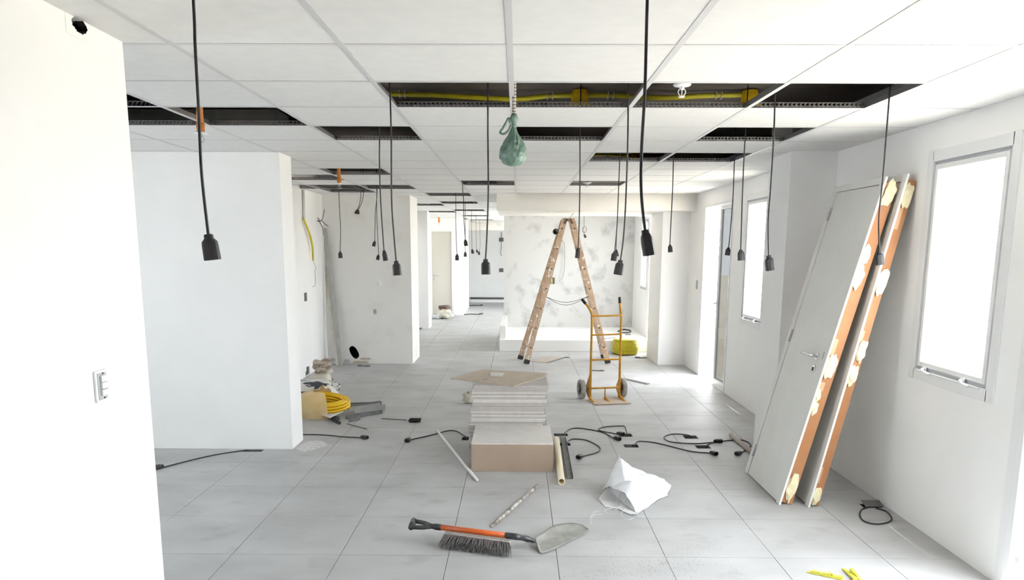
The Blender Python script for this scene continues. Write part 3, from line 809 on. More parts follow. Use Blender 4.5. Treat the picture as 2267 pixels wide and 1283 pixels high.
m = MB().box((-.205, -.29, .004), (.205, .01, .009), T).box((-.205, -.295, .002), (.205, -.288, .014), T)
tp = m.build('toe_plate', 'toe_plate', t)
for s in (-.18, 0, .18):
    MB().add([L(s - .006, 0, .009), L(s + .006, 0, .009), L(s + .006, -.20, .009), L(s - .006, -.20, .009), L(s - .006, 0, .05), L(s + .006, 0, .05)],
             [(0, 1, 2, 3), (4, 5, 1, 0), (5, 4, 3, 2), (4, 0, 3), (1, 5, 2)]).build('gusset', 'truck_yellow', tp)

# ---------------------------------------------------------------- stepladder
t = thing('stepladder', (.7, 11.2, 0), 'paint-splashed wooden stepladder standing open before the platform', 'ladder')
def ladder_frame(f0, f1, tx, nr):
    """f0, f1: feet near and far; tx: x of the top"""
    n0, n1 = Vector((f0[0], f0[1], .03)), Vector((f1[0], f1[1], .03))
    t0, t1 = Vector((tx, 11.02, 2.09)), Vector((tx, 11.30, 2.09))
    for a, b in ((n0, t0), (n1, t1)):
        MB().bar(a, b, .078, .034, (0, 1, 0)).build('rail', 'ladder_wood', t, bevel=.003)
        d = (b - a).normalized()
        MB().bar(a - d * .028, a + d * .035, .086, .042, (0, 1, 0)).build('rubber_foot', 'rubber', t, bevel=.003)
    for k in range(nr):
        f = (k + .75) / (nr + .2)
        a, b = n0.lerp(t0, f), n1.lerp(t1, f)
        MB().bar(a - Vector((0, .004, 0)), b + Vector((0, .004, 0)), .060, .026).build('rung', 'ladder_wood', t, bevel=.002)
        MB().bar(a - Vector((0, .0205, 0)), a - Vector((0, .016, 0)), .026, .022).build('rung_end', 'brown_lid', t)
ladder_frame((.135, 10.965), (.045, 11.42), .665, 7)
ladder_frame((1.335, 11.05), (1.34, 11.61), .775, 7)
for y in (10.995, 11.325):
    MB().bar((.66, y, 2.03), (.70, y, 2.10), .03, .006, (0, 1, 0)).bar((.78, y, 2.03), (.74, y, 2.10), .03, .006, (0, 1, 0)).build('hinge_plate', 'brown_lid', t)
    MB().tube([(.72, y - .012, 2.085), (.72, y + .012, 2.085)], .014, 10).build('hinge_pin', 'steel', t)
MB().box((.635, 11.0, 2.085), (.805, 11.32, 2.110)).build('top_cap', 'ladder_wood', t, bevel=.004)
for dz in (0, -.035):
    a, b = Vector((.41, 11.0, .985)), Vector((1.06, 11.06, 1.0))
    MB().tube(smooth_path([a, a.lerp(b, .3) + Vector((0, 0, -.075 + dz)), a.lerp(b, .6) + Vector((0, 0, -.08 + dz)), b], 6), .0042, 6).build('spreader_cord', 'wire_grey', t, smooth=True)
m = MB()
m.lathe([(.045, -.02), (.045, .02), (.032, .02), (.032, -.02)], (.545, 11.16, 1.92), 14, Matrix.Rotation(PI / 2, 4, 'X')).bar((.545, 11.16, 1.93), (.66, 11.16, 1.95), .03, .03)
m.build('metal_hook', 'zinc', t)
MB().bar((.735, 11.12, 2.11), (.80, 11.10, 2.185), .012, .010).build('top_stick', 'dusty_wood', t)

# ---------------------------------------------------------------- wrapped pack of tiles and the open stack behind it
t = thing('tile_pack', (-.03, 5.85, 0), 'shrink-wrapped tan pack of ceiling tiles on the floor', 'box')
px0, px1, py0, py1 = -.348, .274, 5.53, 6.13
zz = 0
for k in range(9):
    j = rnd.uniform(-.0004, .0004)
    MB().box((px0 + j, py0 + j, .0005 + k * .0235), (px1 + j, py1 + j, .0238 + k * .0235)).build('tile_board', 'box_tan', t)
MB().box((px0, py0, .212), (px1, py1, .2185)).build('top_board', 'board_cream', t)
def film_box(a, b, name, m, parent, seed, amp=.006, nx=26, nz=12):
    """a loose plastic film around the top, front and right side of a pack"""
    mb = MB()
    def sheet(f):
        vs = []; fs = []
        for i in range(nx + 1):
            for k in range(nz + 1):
                p, n_ = f(i / nx, k / nz)
                w = abs(noise.noise(Vector((p.x * 9 + seed, p.y * 7, p.z * 11)))) * amp + .5 * amp * max(0, math.sin(p.x * 60 + 9 * noise.noise(p * 4)))
                vs.append(p + n_ * (.003 + w))
        for i in range(nx):
            for k in range(nz):
                q = i * (nz + 1) + k
                fs.append((q, q + nz + 1, q + nz + 2, q + 1))
        mb.add(vs, fs)
    x0, y0, z0 = a; x1, y1, z1 = b
    sheet(lambda u, v: (Vector((x0 + (x1 - x0) * u, y0 + (y1 - y0) * v, z1)), Vector((0, 0, 1))))
    sheet(lambda u, v: (Vector((x0 + (x1 - x0) * u, y0, z0 + (z1 - z0) * v)), Vector((0, -1, 0))))
    sheet(lambda u, v: (Vector((x1, y0 + (y1 - y0) * u, z0 + (z1 - z0) * v)), Vector((1, 0, 0))))
    return mb.build(name, m, parent, smooth=True)
film_box((px0, py0, .004), (px1, py1, .2195), 'plastic_wrap', 'film', t, 3.0, amp=.012, nx=44, nz=20)
N_ = 37
shade = ['board_pale', 'board_pale', 'board_cream', 'board_pale', 'board_cream', 'board_cream', 'board_pale']
z_ = 0.0
for k in range(N_):
    th = .0148
    f = k / N_
    jx, jy = rnd.uniform(-.005, .005) + (.008 if (k // 5) % 2 else -.004), rnd.uniform(-.006, .006) - (.006 if (k // 4) % 3 == 0 else 0)
    ox = -.405 + .022 * max(0, f - .3) * 2 + jx
    o = MB().box((ox, 6.18 + jy, z_ + .0016), (ox + .625, 6.80 + jy, z_ + th)).build('ceiling_board', shade[(k * 3 + k // 5) % 7])
    tag(o, 'pale loose ceiling tile in the stack behind the wrapped pack', 'tile', 'loose ceiling tiles in the stack')
    z_ += th
ztop = z_
# the brown board lying askew on top, with a scrap on it
P5 = [at(x, y, Z=ztop + .012) for x, y in ((998, 836), (1070, 817), (1211, 825), (1203, 833), (1137, 853))]
o = MB().prism([(p.x, p.y) for p in P5][::-1], ztop + .0005, ztop + .0125).build('cut_board', 'board_brown', bevel=.001)
tag(o, 'brownish cut board lying askew on top of the tile stack', 'board')
P4 = [at(x, y, Z=ztop + .02) for x, y in ((1085, 830), (1086, 824), (1116, 825), (1111, 831))]
o = MB().prism([(p.x, p.y) for p in P4][::-1], ztop + .013, ztop + .022).build('board_scrap', 'board_cream', bevel=.001)
tag(o, 'small pale scrap on the brown cut board', 'scrap')
# a loose tail of film beside the stack
m = MB(); vs = []; fs = []
for i in range(13):
    for k in range(19):
        u, v = i / 12, k / 18
        x = .222 + .030 * (1 - v) ** 2 + .018 * math.sin(u * 9 + v * 4) * (1 - .5 * v) + .02 * (1 - v) ** 4
        vs.append((x + .006 * noise.noise(Vector((u * 6, v * 9, 1))), 6.19 + .45 * u, .006 + .53 * v))
for i in range(12):
    for k in range(18):
        q = i * 19 + k
        fs.append((q, q + 19, q + 20, q + 1))
m.add(vs, fs)
o = m.build('film_sheet', 'film_milky', None, smooth=True)
tag(o, 'loose clear film hanging down the right side of the tile stack', 'film')

# sticks, pipe and profile around the pack
def rod(name, label, cat, a, b, r, m, n=10, group=None, hollow=0.0, z=None):
    p, q = at(*a, Z=r), at(*b, Z=r)
    p.z = q.z = r + .0006
    mb = MB()
    if hollow:
        d = (q - p).normalized(); u = d.orthogonal().normalized(); v = d.cross(u)
        secs = [[c + (u * math.cos(w) + v * math.sin(w)) * rr for w in [2 * PI * i / 20 for i in range(20)]] for c, rr in ((p, hollow), (p, r), (q, r), (q, hollow), (p, hollow))]
        mb.loft(secs, (False, False))
    else: mb.tube([p, p.lerp(q, .5), q], r, n)
    o = mb.build(name, m, None, smooth=True)
    return tag(o, label, cat, group)
rod('white_rod', 'white plastic rod lying left of the wrapped pack', 'rod', (968, 953), (1056, 1062), .0115, 'plastic_white')
rod('cream_pipe', 'cream plastic pipe lying against the right side of the pack', 'pipe', (1232, 972), (1243, 1066), .026, 'pvc_cream', hollow=.0205)
p, q = at(1246, 962, Z=.02), at(1262, 1054, Z=.02)
m = MB()
d = (q - p); d.z = 0; d.normalize(); s_ = Vector((-d.y, d.x, 0))
for o0, w_, z0, z1 in ((0, .045, .0006, .0025), (-.0215, .002, .0025, .03), (.0215, .002, .0025, .03)):
    c = s_ * o0
    m.bar(p + c + Vector((0, 0, (z0 + z1) / 2 - p.z)), q + c + Vector((0, 0, (z0 + z1) / 2 - q.z)), w_, z1 - z0)
tag(m.build('metal_channel', 'zinc'), 'grey metal channel lying beside the cream pipe', 'profile')
# paint-worn stick
p, q = at(1089, 1164, Z=.012), at(1191, 1073, Z=.012)
pts = []
for k in range(15):
    c = p.lerp(q, k / 14); c.z = .0125
    pts.append(c + Vector((.002 * noise.noise(Vector((k * .9, 0, 0))), .002 * noise.noise(Vector((0, k * .9, 0))), 0)))
m = MB().tube(pts, [.010] + [.0115 + .0015 * noise.noise(Vector((k * .7, 3, 0))) for k in range(13)] + [.009], 8)
tag(m.build('worn_stick', 'worn_stick', None, smooth=True), 'paint-worn brown stick lying behind the shovel', 'stick')

# ---------------------------------------------------------------- shovel
t = thing('shovel', at(1050, 1180), 'short shovel with orange shaft and black D-handle, dusty grey blade', 'shovel')
A_, B_ = at(972, 1166, Z=.092), at(1124, 1185, Z=.087)
A_.z, B_.z = .092, .087
d = (B_ - A_).normalized()
MB().tube([A_, B_], .0165, 14).build('shaft', 'shovel_orange', t, smooth=True)
C_ = at(1160, 1190, Z=.06); D_ = at(1184, 1197, Z=.035)
MB().tube(smooth_path([B_ - d * .01, B_ + d * .05, C_, D_], 5), [.0185] * 8 + [.0175] * 5 + [.014] * 2 + [.012], 12).build('ferrule', 'shovel_black', t, smooth=True)
G0, G1 = at(911, 1150, Z=.09), at(915, 1168, Z=.09)
gc = (G0 + G1) / 2
G0 = gc + Vector((0, .058, 0)); G1 = gc - Vector((0, .058, 0))
hnd = MB().tube([G0, gc, G1], [.0165, .0175, .0165], 12).build('handle_grip', 'shovel_black', t, smooth=True)
for g in (G0 * .93 + G1 * .07, G1 * .93 + G0 * .07):
    MB().tube(smooth_path([g, g.lerp(A_, .45) + (g - gc) * .12, A_ - d * .045, A_ + d * .012], 5), [.013] * 8 + [.0155] * 4 + [.0185] * 4, 10).build('handle_arm', 'shovel_black', t, smooth=True)
upx = [(1184, 1191), (1200, 1179), (1225, 1163), (1260, 1157), (1288, 1161), (1302, 1169)]
lpx = [(1187, 1199), (1198, 1224), (1226, 1215), (1256, 1200), (1284, 1185), (1303, 1172)]
zu = [.035, .034, .034, .030, .022, .014]
zl = [.033, .005, .005, .006, .008, .012]
U_ = smooth_path([at(x, y, Z=z_) for (x, y), z_ in zip(upx, zu)], 4)
L_ = smooth_path([at(x, y, Z=z_) for (x, y), z_ in zip(lpx, zl)], 4)
nb = 10
vs, fs = [], []
for a, b in zip(U_, L_):
    for k in range(nb + 1):
        f = k / nb
        c = a.lerp(b, f); dip = 4 * f * (1 - f)
        c.z = max(.0045, c.z - .016 * dip); vs.append(c)
for i in range(len(U_) - 1):
    for k in range(nb):
        q = i * (nb + 1) + k
        fs.append((q, q + 1, q + nb + 2, q + nb + 1))
o = MB().add(vs, fs).build('blade', 'shovel_blade', t, smooth=True)
sm = o.modifiers.new('solid', 'SOLIDIFY'); sm.thickness = .003; sm.offset = 1
# broom head under the shaft
t = thing('broom_head', at(1050, 1205), 'dusty broom head with dark grey bristles lying under the shovel shaft', 'broom')
b0, b1 = at(986, 1184, Z=.045), at(1128, 1203, Z=.045)
b0.z = b1.z = .045
bd = (b1 - b0).normalized()
MB().bar(b0 - bd * .004, b1 + bd * .004, .030, .038).build('block', 'dusty_wood', t, bevel=.004)
m = MB()
e0, e1 = at(974, 1214, Z=.003), at(1130, 1235, Z=.003)
for i in range(46):
    for k in range(7):
        f = (i + rnd.uniform(-.2, .2)) / 45
        r_ = k / 6
        s0 = b0.lerp(b1, f) + Vector((0, -.012, -.016 + .030 * r_))
        e_ = e0.lerp(e1, min(1.03, max(-.03, f + rnd.uniform(-.02, .02)))) + Vector((0, -.004 + .02 * rnd.random(), 0))
        e_.z = .003 + .050 * r_ * rnd.uniform(.75, 1.05)
        mid = s0.lerp(e_, .55) + Vector((0, 0, .004))
        m.tube([s0, mid, e_], [.0022, .0021, .0013], 4)
tag(m.build('bristles', 'bristle', t), kind='stuff')

# ---------------------------------------------------------------- woven white sack
def subdivide(vs, fs, levels):
    for _ in range(levels):
        vs = list(vs); mid = {}; nf = []
        def mp(a, b):
            k = (min(a, b), max(a, b))
            if k not in mid: mid[k] = len(vs); vs.append((vs[a] + vs[b]) / 2)
            return mid[k]
        for a, b, c in fs:
            x, y, z_ = mp(a, b), mp(b, c), mp(c, a)
            nf += [(a, x, z_), (x, b, y), (z_, y, c), (x, y, z_)]
        fs = nf
    return vs, fs
def relax(vs, fs, n, keep=()):
    nb_ = [set() for _ in vs]
    edge = {}
    for f in fs:
        for a, b in ((f[0], f[1]), (f[1], f[2]), (f[2], f[0])):
            nb_[a].add(b); nb_[b].add(a); k = (min(a, b), max(a, b)); edge[k] = edge.get(k, 0) + 1
    bd_ = {i for k, c in edge.items() if c == 1 for i in k}
    for _ in range(n):
        vs = [v if i in bd_ or i in keep or not nb_[i] else v * .5 + sum((vs[j] for j in nb_[i]), Vector()) * (.5 / len(nb_[i])) for i, v in enumerate(vs)]
    return vs
t = thing('woven_sack', at(1420, 1120), 'crumpled white woven sack lying on the floor, mouth open toward the viewer', 'sack')
K = {'T': at(1371, 1002, Y=5.06), 'L1': at(1355, 1045, Y=5.0), 'L2': at(1352, 1070, Y=4.90), 'M1': at(1354, 1078, Y=4.84), 'M2': at(1386, 1094, Y=4.74),
     'M3': at(1399, 1116, Y=4.66), 'M4': at(1413, 1137), 'B1': at(1425, 1128), 'B2': at(1462, 1103), 'R1': at(1480, 1097), 'R2': at(1487, 1074, Y=5.10), 'K1': at(1402, 1025, Y=5.08),
     'K2': at(1438, 1043, Y=5.08), 'K3': at(1466, 1052, Y=5.08), 'K4': at(1477, 1068, Y=5.10), 'I1': at(1385, 1060, Y=4.88), 'I2': at(1436, 1066, Y=4.93), 'I3': at(1424, 1100, Y=4.72),
     'I4': at(1400, 1064, Y=4.78), 'V1': at(1448, 1085, Y=4.98), 'E1': Vector((.66, 5.24, .01)), 'E2': Vector((.92, 5.30, .005)), 'E3': Vector((1.10, 5.27, .005)), 'Lf': Vector((.60, 5.08, .01))}
ks = list(K); ix = {k: i for i, k in enumerate(ks)}
tri = ['T L1 I1', 'L1 L2 I1', 'L2 M1 I1', 'M1 M2 I4', 'M1 I4 I1', 'T I1 K1', 'K1 I1 I2', 'I1 I4 I2', 'K1 I2 K2', 'K2 I2 K3', 'I4 M2 I3', 'M2 M3 I3', 'M3 M4 I3', 'M4 B1 I3', 'B1 B2 I3', 'I4 I3 I2', 'I3 V1 I2', 'I3 B2 V1',
       'B2 R1 V1', 'R1 R2 V1', 'V1 R2 K4', 'V1 K4 I2', 'I2 K4 K3', 'T K1 E1', 'L1 T E1', 'L1 E1 Lf', 'L2 L1 Lf', 'K1 K2 E2', 'K1 E2 E1', 'K2 K3 E3', 'K2 E3 E2', 'K3 K4 E3', 'K4 R2 E3', 'R2 R1 E3']
vs, fs = subdivide([K[k] for k in ks], [tuple(ix[a] for a in s.split()) for s in tri], 4)
vs = relax(vs, fs, 10, keep={ix['T'], ix['M1'], ix['M4']})
vs = [v + Vector((.010 * noise.noise(v * 9), .010 * noise.noise(v * 9 + Vector((5, 0, 0))), .016 * noise.noise(v * 7 + Vector((0, 7, 0))) + .006 * noise.noise(v * 22) - .030 * max(0, .35 - abs(noise.noise(v * 4.3 + Vector((2, 1, 0)))) * 2.2))) for v in vs]
for v in vs: v.z = max(v.z, .003)
MB().add(vs, fs).build('sack_body', 'sack_white', t, smooth=True)
K2_ = [at(x, y, Z=z_) for x, y, z_ in ((1325, 1103, .004), (1343, 1078, .03), (1360, 1076, .06), (1388, 1096, .05), (1402, 1118, .03), (1413, 1137, .004), (1397, 1138, .01), (1368, 1126, .003), (1340, 1122, .003), (1372, 1106, .012))]
vs, fs = subdivide(K2_, [(9, i, (i + 1) % 9) for i in range(9)], 4)
vs = relax(vs, fs, 3)
vs = [v + Vector((0, 0, .006 * noise.noise(v * 14))) for v in vs]
for v in vs: v.z = max(v.z, .002)
MB().add(vs, fs).build('mouth_flap', 'sack_inside', t, smooth=True)
th = [[(1375, 1090, .05), (1366, 1105, .03), (1365, 1118, .012)], [(1386, 1097, .05), (1377, 1108, .04), (1374, 1125, .01)], [(1390, 1100, .05), (1376, 1118, .02), (1362, 1128, .003)], [(1378, 1106, .03), (1384, 1120, .02), (1375, 1136, .003)],
      [(1372, 1120, .012), (1340, 1128, .003), (1345, 1135, .003)], [(1312, 1134, .003), (1325, 1130, .003), (1328, 1133, .003)], [(1307, 1145, .003), (1312, 1138, .003), (1335, 1138, .003)], [(1310, 1160, .003), (1307, 1148, .003), (1316, 1139, .003)],
      [(1374, 1140, .003), (1385, 1148, .003), (1400, 1149, .003)], [(1410, 1141, .003), (1425, 1143, .003), (1432, 1143, .003)], [(1380, 1112, .02), (1388, 1122, .012), (1395, 1118, .02)], [(1392, 1150, .003), (1399, 1147, .003), (1404, 1146, .003)]]
m = MB()
for q in th: m.tube(smooth_path([at(x, y, Z=z_) for x, y, z_ in q], 4), .0011, 5)
tag(m.build('loose_threads', 'thread', t), kind='stuff')

# ---------------------------------------------------------------- roll of yellow conduit beside the post
t = thing('conduit_roll', (1.745, 12.10, 0), 'big yellow roll of corrugated conduit standing before the platform', 'roll')
prof = []
for k in range(9):
    z0 = .012 + k * .026
    r0 = .198 + .018 * math.sin(PI * (k + .5) / 9)
    prof += [(r0 - .008, z0), (r0, z0 + .007), (r0, z0 + .018), (r0 - .008, z0 + .025)]
prof = [(.10, .006), (.18, .006)] + prof + [(.17, .252), (.11, .248), (.10, .20), (.10, .006)]
MB().lathe(prof, (1.745, 12.10, 0), 40, None, (False, False)).build('conduit_coil', 'yellow_conduit', t, smooth=True)
MB().lathe([(.196, .215), (.188, .245), (.165, .258), (.11, .256), (.02, .252)], (1.745, 12.10, 0), 40, None, (False, True)).build('plastic_cover', 'film_milky', t, smooth=True)

# ---------------------------------------------------------------- heap in the left recess
t = thing('conduit_coil', (-1.98, 7.52, 0), 'bright yellow coil of hose half inside a pale bag on the left', 'coil')
pts = []
for k in range(9 * 28):
    a = 2 * PI * k / 28; turn = k / 28
    lay = turn % 3
    r_ = .150 + .024 * min(2, int(turn / 3)) + .004 * math.sin(a * 3)
    z0 = .035 + .030 * lay + .045
    x, y = r_ * math.cos(a) * 1.18, r_ * math.sin(a) * .95
    pts.append(Vector((-1.955 + x, 7.50 + y, z0 + .18 * y - .10 * x)))
MB().tube(pts, .0135, 8).build('hose', 'yellow_bright', t, smooth=True)
vs, fs = [], []
na, nk = 22, 14
for i in range(na + 1):
    a = math.radians(82 + (292 - 82) * i / na)
    for k in range(nk + 1):
        f = k / nk
        r_ = .262 * math.cos(f * PI * .47) ** .5
        z0 = .006 + .235 * math.sin(f * PI * .5) ** .9
        n_ = 1 + .06 * noise.noise(Vector((a * 2, f * 4, 0))) + .03 * noise.noise(Vector((a * 7, f * 9, 2)))
        x, y = r_ * n_ * math.cos(a) * 1.1, r_ * n_ * math.sin(a)
        pk_ = max(0, 1 - abs(a - math.radians(100)) / .35) * f
        vs.append((-1.985 + x, 7.50 + y, z0 + .05 * pk_ + .10 * y * (1 - f)))
for i in range(na):
    for k in range(nk):
        q = i * (nk + 1) + k
        fs.append((q, q + nk + 1, q + nk + 2, q + 1))
vs = [(x, y, max(.004, z0)) for x, y, z0 in vs]
o = MB().add(vs, fs).build('wrapping_bag', 'bag_yellowish', t, smooth=True)

def pillow(name, parent, c, hx, hy, hz, m, rot=0, seed=0, amp=.10, e=.55):
    secs = []
    for k in range(1, 12):
        ph = PI * k / 12 - PI / 2
        cz, sz = math.cos(ph), math.sin(ph)
        sec = []
        for i in range(28):
            w = 2 * PI * i / 28
            cx, sx = math.cos(w), math.sin(w)
            q = Vector((math.copysign(abs(cx) ** e, cx) * abs(cz) ** .6, math.copysign(abs(sx) ** e, sx) * abs(cz) ** .6, math.copysign(abs(sz) ** .8, sz)))
            k_ = 1 + amp * noise.noise(q * 2 + Vector((seed, 0, 0))) + amp * .5 * noise.noise(q * 5 + Vector((0, seed, 0)))
            v = Vector((q.x * hx * k_, q.y * hy * k_, q.z * hz * k_))
            v = Matrix.Rotation(rot, 3, 'Z') @ v + Vector(c)
            v.z = max(v.z, .003)
            sec.append(v)
        secs.append(sec)
    return MB().loft(secs).build(name, m, parent, smooth=True)
t = thing('printed_sack', (-2.24, 7.95, 0), 'plastic sack printed white, black and blue lying behind the yellow coil', 'sack')
pillow('sack_body', t, (-2.24, 7.95, .135), .30, .20, .135, 'bag_print', .12, 2.0)
kp = at(735, 853, Y=8.0)
MB().tube(smooth_path([(-2.0, 7.95, .19), (-1.93, 7.97, .21), (kp.x, 8.0, kp.z), (kp.x + .02, 8.0, kp.z - .09)], 4), [.05] * 4 + [.022] * 5 + [.034] * 4, 10).build('tied_neck', 'bag_print', t, smooth=True)
t = thing('paper_sack', (-2.36, 8.86, 0), 'open paper sack with crumpled brown top by the recess wall', 'sack')
secs = []
for f, sx, sy in ((0, .145, .105), (.02, .15, .11), (.3, .138, .10), (.62, .118, .09), (.8, .105, .085)):
    secs.append([Vector((-2.36 + sx * math.copysign(abs(math.cos(w)) ** .6, math.cos(w)) * (1 + .05 * noise.noise(Vector((w, f * 3, 1)))), 8.86 + sy * math.copysign(abs(math.sin(w)) ** .6, math.sin(w)) * (1 + .05 * noise.noise(Vector((w, f * 3, 5)))), .003 + .24 * f)) for w in [2 * PI * i / 24 for i in range(24)]])
MB().loft(secs).build('sack_body', 'paper_cream', t, smooth=True)
MB().loft([[Vector((-2.36 + (v.x + 2.36) * s, 8.86 + (v.y - 8.86) * s, z_ + .012 * math.sin(i * .5))) for i, v in enumerate(secs[2])] for s, z_ in ((1.02, .085), (1.035, .098), (1.0, .112))], (False, False)).build('printed_band', 'band_green', t, smooth=True)
for k in range(9):
    c = Vector((-2.36 + .05 * math.cos(k * 2.4) + .02, 8.85 + .04 * math.sin(k * 2.4), .215 + .016 * k))
    a = k * 1.3
    blob(t, c, [Vector((math.cos(a) * .085, math.sin(a) * .05, .01)), Vector((-math.sin(a) * .05, math.cos(a) * .045, .015)), Vector((.02 * math.sin(k), 0, .034))], 0, k * 2.7, 'crumpled_top', 'paper_brown' if k % 3 else 'paper_cream', (12, 8), .6)

# metal profiles in a heap
def profile(label, a, b, w, h, m='zinc', z0=.001, kind='U', lift=0.0):
    p, q = at(*a, Z=z0), at(*b, Z=z0 + lift)
    d = (q - p).normalized(); s_ = Vector((-d.y, d.x, 0)).normalized()
    mb = MB()
    up_ = Vector((0, 0, 1))
    if kind == 'U':
        mb.bar(p + up_ * .001, q + up_ * .001, w, .002)
        for s in (-1, 1): mb.bar(p + s_ * (s * w / 2) + up_ * h / 2, q + s_ * (s * w / 2) + up_ * h / 2, .002, h)
    else:
        mb.bar(p + up_ * .001, q + up_ * .001, w, .002)
        mb.bar(p + up_ * h / 2, q + up_ * h / 2, .003, h)
        mb.bar(p + up_ * h, q + up_ * h, .008, .005)
    return tag(mb.build('metal_profile', m), label, 'profile', 'metal profiles in the heap')
profile('wide light grey channel on the profile heap beside the yellow coil', (780, 913), (848, 903), .10, .05, 'zinc_light', .02)
profile('thin dark tee profile at the back of the heap', (762, 899), (845, 896), .024, .035, 'zinc', .004, 'T')
profile('thin dark tee profile crossing the back of the heap', (775, 904), (842, 894), .024, .035, 'zinc', .043, 'T')
profile('thin tee profile along the front edge of the wide channel', (766, 927), (846, 914), .024, .032, 'zinc', .003, 'T')
profile('short tee profile sticking out in front of the heap', (772, 934), (797, 928), .024, .032, 'zinc', .003, 'T')
profile('dark profile under the yellow coil', (700, 921), (752, 929), .03, .03, 'zinc', .002, 'T')
profile('dark short bar in front of the heap with a bright cut end', (735, 929), (752, 939), .026, .024, 'dark_box', .002, 'U')
profile('dark bent strip left under the yellow coil', (668, 922), (692, 925), .028, .026, 'dark_box', .002, 'U')
P4 = [at(x, y, Z=.05) for x, y in ((714, 918), (742, 906), (760, 909), (729, 923))]
o = MB().prism([(p.x, p.y) for p in P4], .040, .048).build('board_piece', 'board_cream', bevel=.001)
tag(o, 'small pale board piece lying on the profiles under the coil', 'board')
rod('thin_rod', 'thin grey rod on the floor in front of the profile heap', 'rod', (768, 937), (812, 949), .004, 'zinc')
rod('thin_rod', 'thin grey rod on the floor pointing to the black clip', 'rod', (845, 926), (900, 929), .004, 'zinc')
p = at(918, 929, Z=.02)
m = MB()
for k in range(3): m.bar((p.x - .05, p.y - .03 + .03 * k, .010 + .008 * k), (p.x + .06, p.y - .02 + .026 * k, .012 + .006 * k), .022, .012)
tag(m.build('black_clip', 'rubber'), 'small black plastic clip lying by a floor slot', 'clip')

# profiles leaning in the corner of the recess
def leaner(label, a, b, w, d_, m):
    p, q = at(*a), at(*b, Y=10.87)
    o = MB().bar(p, q, w, .002, (0, 1, 0)).bar(p + Vector((-w / 2, .012, 0)), q + Vector((-w / 2, .012, 0)), .002, d_, (0, 1, 0)).bar(p + Vector((w / 2, .012, 0)), q + Vector((w / 2, .012, 0)), .002, d_, (0, 1, 0)).build('leaning_profile', m)
    return tag(o, label, 'profile', 'profiles leaning in the recess corner')
leaner('wide grey profile leaning on the marked wall, rightmost of three', (754, 808), (718, 505), .062, .026, 'zinc_light')
leaner('cream profile leaning on the marked wall, middle of three', (747, 808), (719, 590), .034, .024, 'paper_cream')
leaner('thin white profile standing in the recess corner, leftmost of three', (722, 809), (715, 510), .022, .02, 'plastic_white')

# ---------------------------------------------------------------- things on the walls
t = thing('light_switch', (-1.46, 2.572, 1.195), 'white three-rocker light switch on the bright left wall', 'switch')
MB().box((-1.46, 2.535, 1.142), (-1.4515, 2.61, 1.252)).build('back_plate', 'sprinkler_white', t, bevel=.003)
MB().box((-1.4515, 2.545, 1.150), (-1.449, 2.60, 1.244)).build('mounting_frame', 'frame_grey', t, bevel=.001)
for k in range(3): MB().box((-1.449, 2.556, 1.164 + .024 * k), (-1.440, 2.598, 1.186 + .024 * k)).build('rocker', 'sprinkler_white', t, bevel=.002)
for z_ in (1.155, 1.241): MB().lathe([(.0035, 0), (.0035, .003)], (0, 0, 0), 8, Matrix.Translation((-1.449, 2.577, z_)) @ Matrix.Rotation(PI / 2, 4, 'Y')).build('screw', 'dark_box', t)
# ragged holes: a plaster collar round an irregular opening, with the shade on its lip and cavity painted near-black
def ragged(parent, P0, U, V, N, w, h, shape, m, depth):
    n = 40; outer, inner = [], []
    for i in range(n):
        a = 2 * PI * i / n; c, s = math.cos(a), math.sin(a)
        k = 1 / max(abs(c), abs(s))
        outer.append(P0 + U * (c * k * w / 2) + V * (s * k * h / 2))
        r_ = shape(a)
        inner.append(P0 + U * (c * r_ * w / 2) + V * (s * r_ * h / 2))
    MB().loft([outer, inner], (False, False)).build('plaster_collar', m, parent)
    MB().loft([inner, [p - N * .03 for p in inner]], (False, False)).build('hole_lip', 'hole_shade', parent)
    mb = MB(); mb.loft([[p - N * .03 for p in outer], [p - N * depth for p in outer]], (False, True))
    mb.build('hole_cavity', 'hole_shade', parent)
hc = Vector(((HOLE[0] + HOLE[1]) / 2, 10.9195, (HOLE[2] + HOLE[3]) / 2))
def sh1(a):
    # leaning oval, upper left to lower right
    c, s = math.cos(a - .62), math.sin(a - .62)
    return min(.97, .97 / math.sqrt((c / .62) ** 2 + (s / 1.12) ** 2) * 1.0 + .05 * noise.noise(Vector((math.cos(a) * 3, math.sin(a) * 3, 0))))
ragged(wall_mid, hc, Vector((1, 0, 0)), Vector((0, 0, 1)), Vector((0, -1, 0)), HOLE[1] - HOLE[0], HOLE[3] - HOLE[2], sh1, 'wall_marked', .30)
hc = Vector((-1.4595, 2.631, 2.3925))
ragged(wall_left, hc, Vector((0, 1, 0)), Vector((0, 0, 1)), Vector((1, 0, 0)), .138, .075, lambda a: .62 + .25 * math.sin(a + .8) + .12 * noise.noise(Vector((math.cos(a) * 3, math.sin(a) * 3, 4))), 'wall_paint', .14)
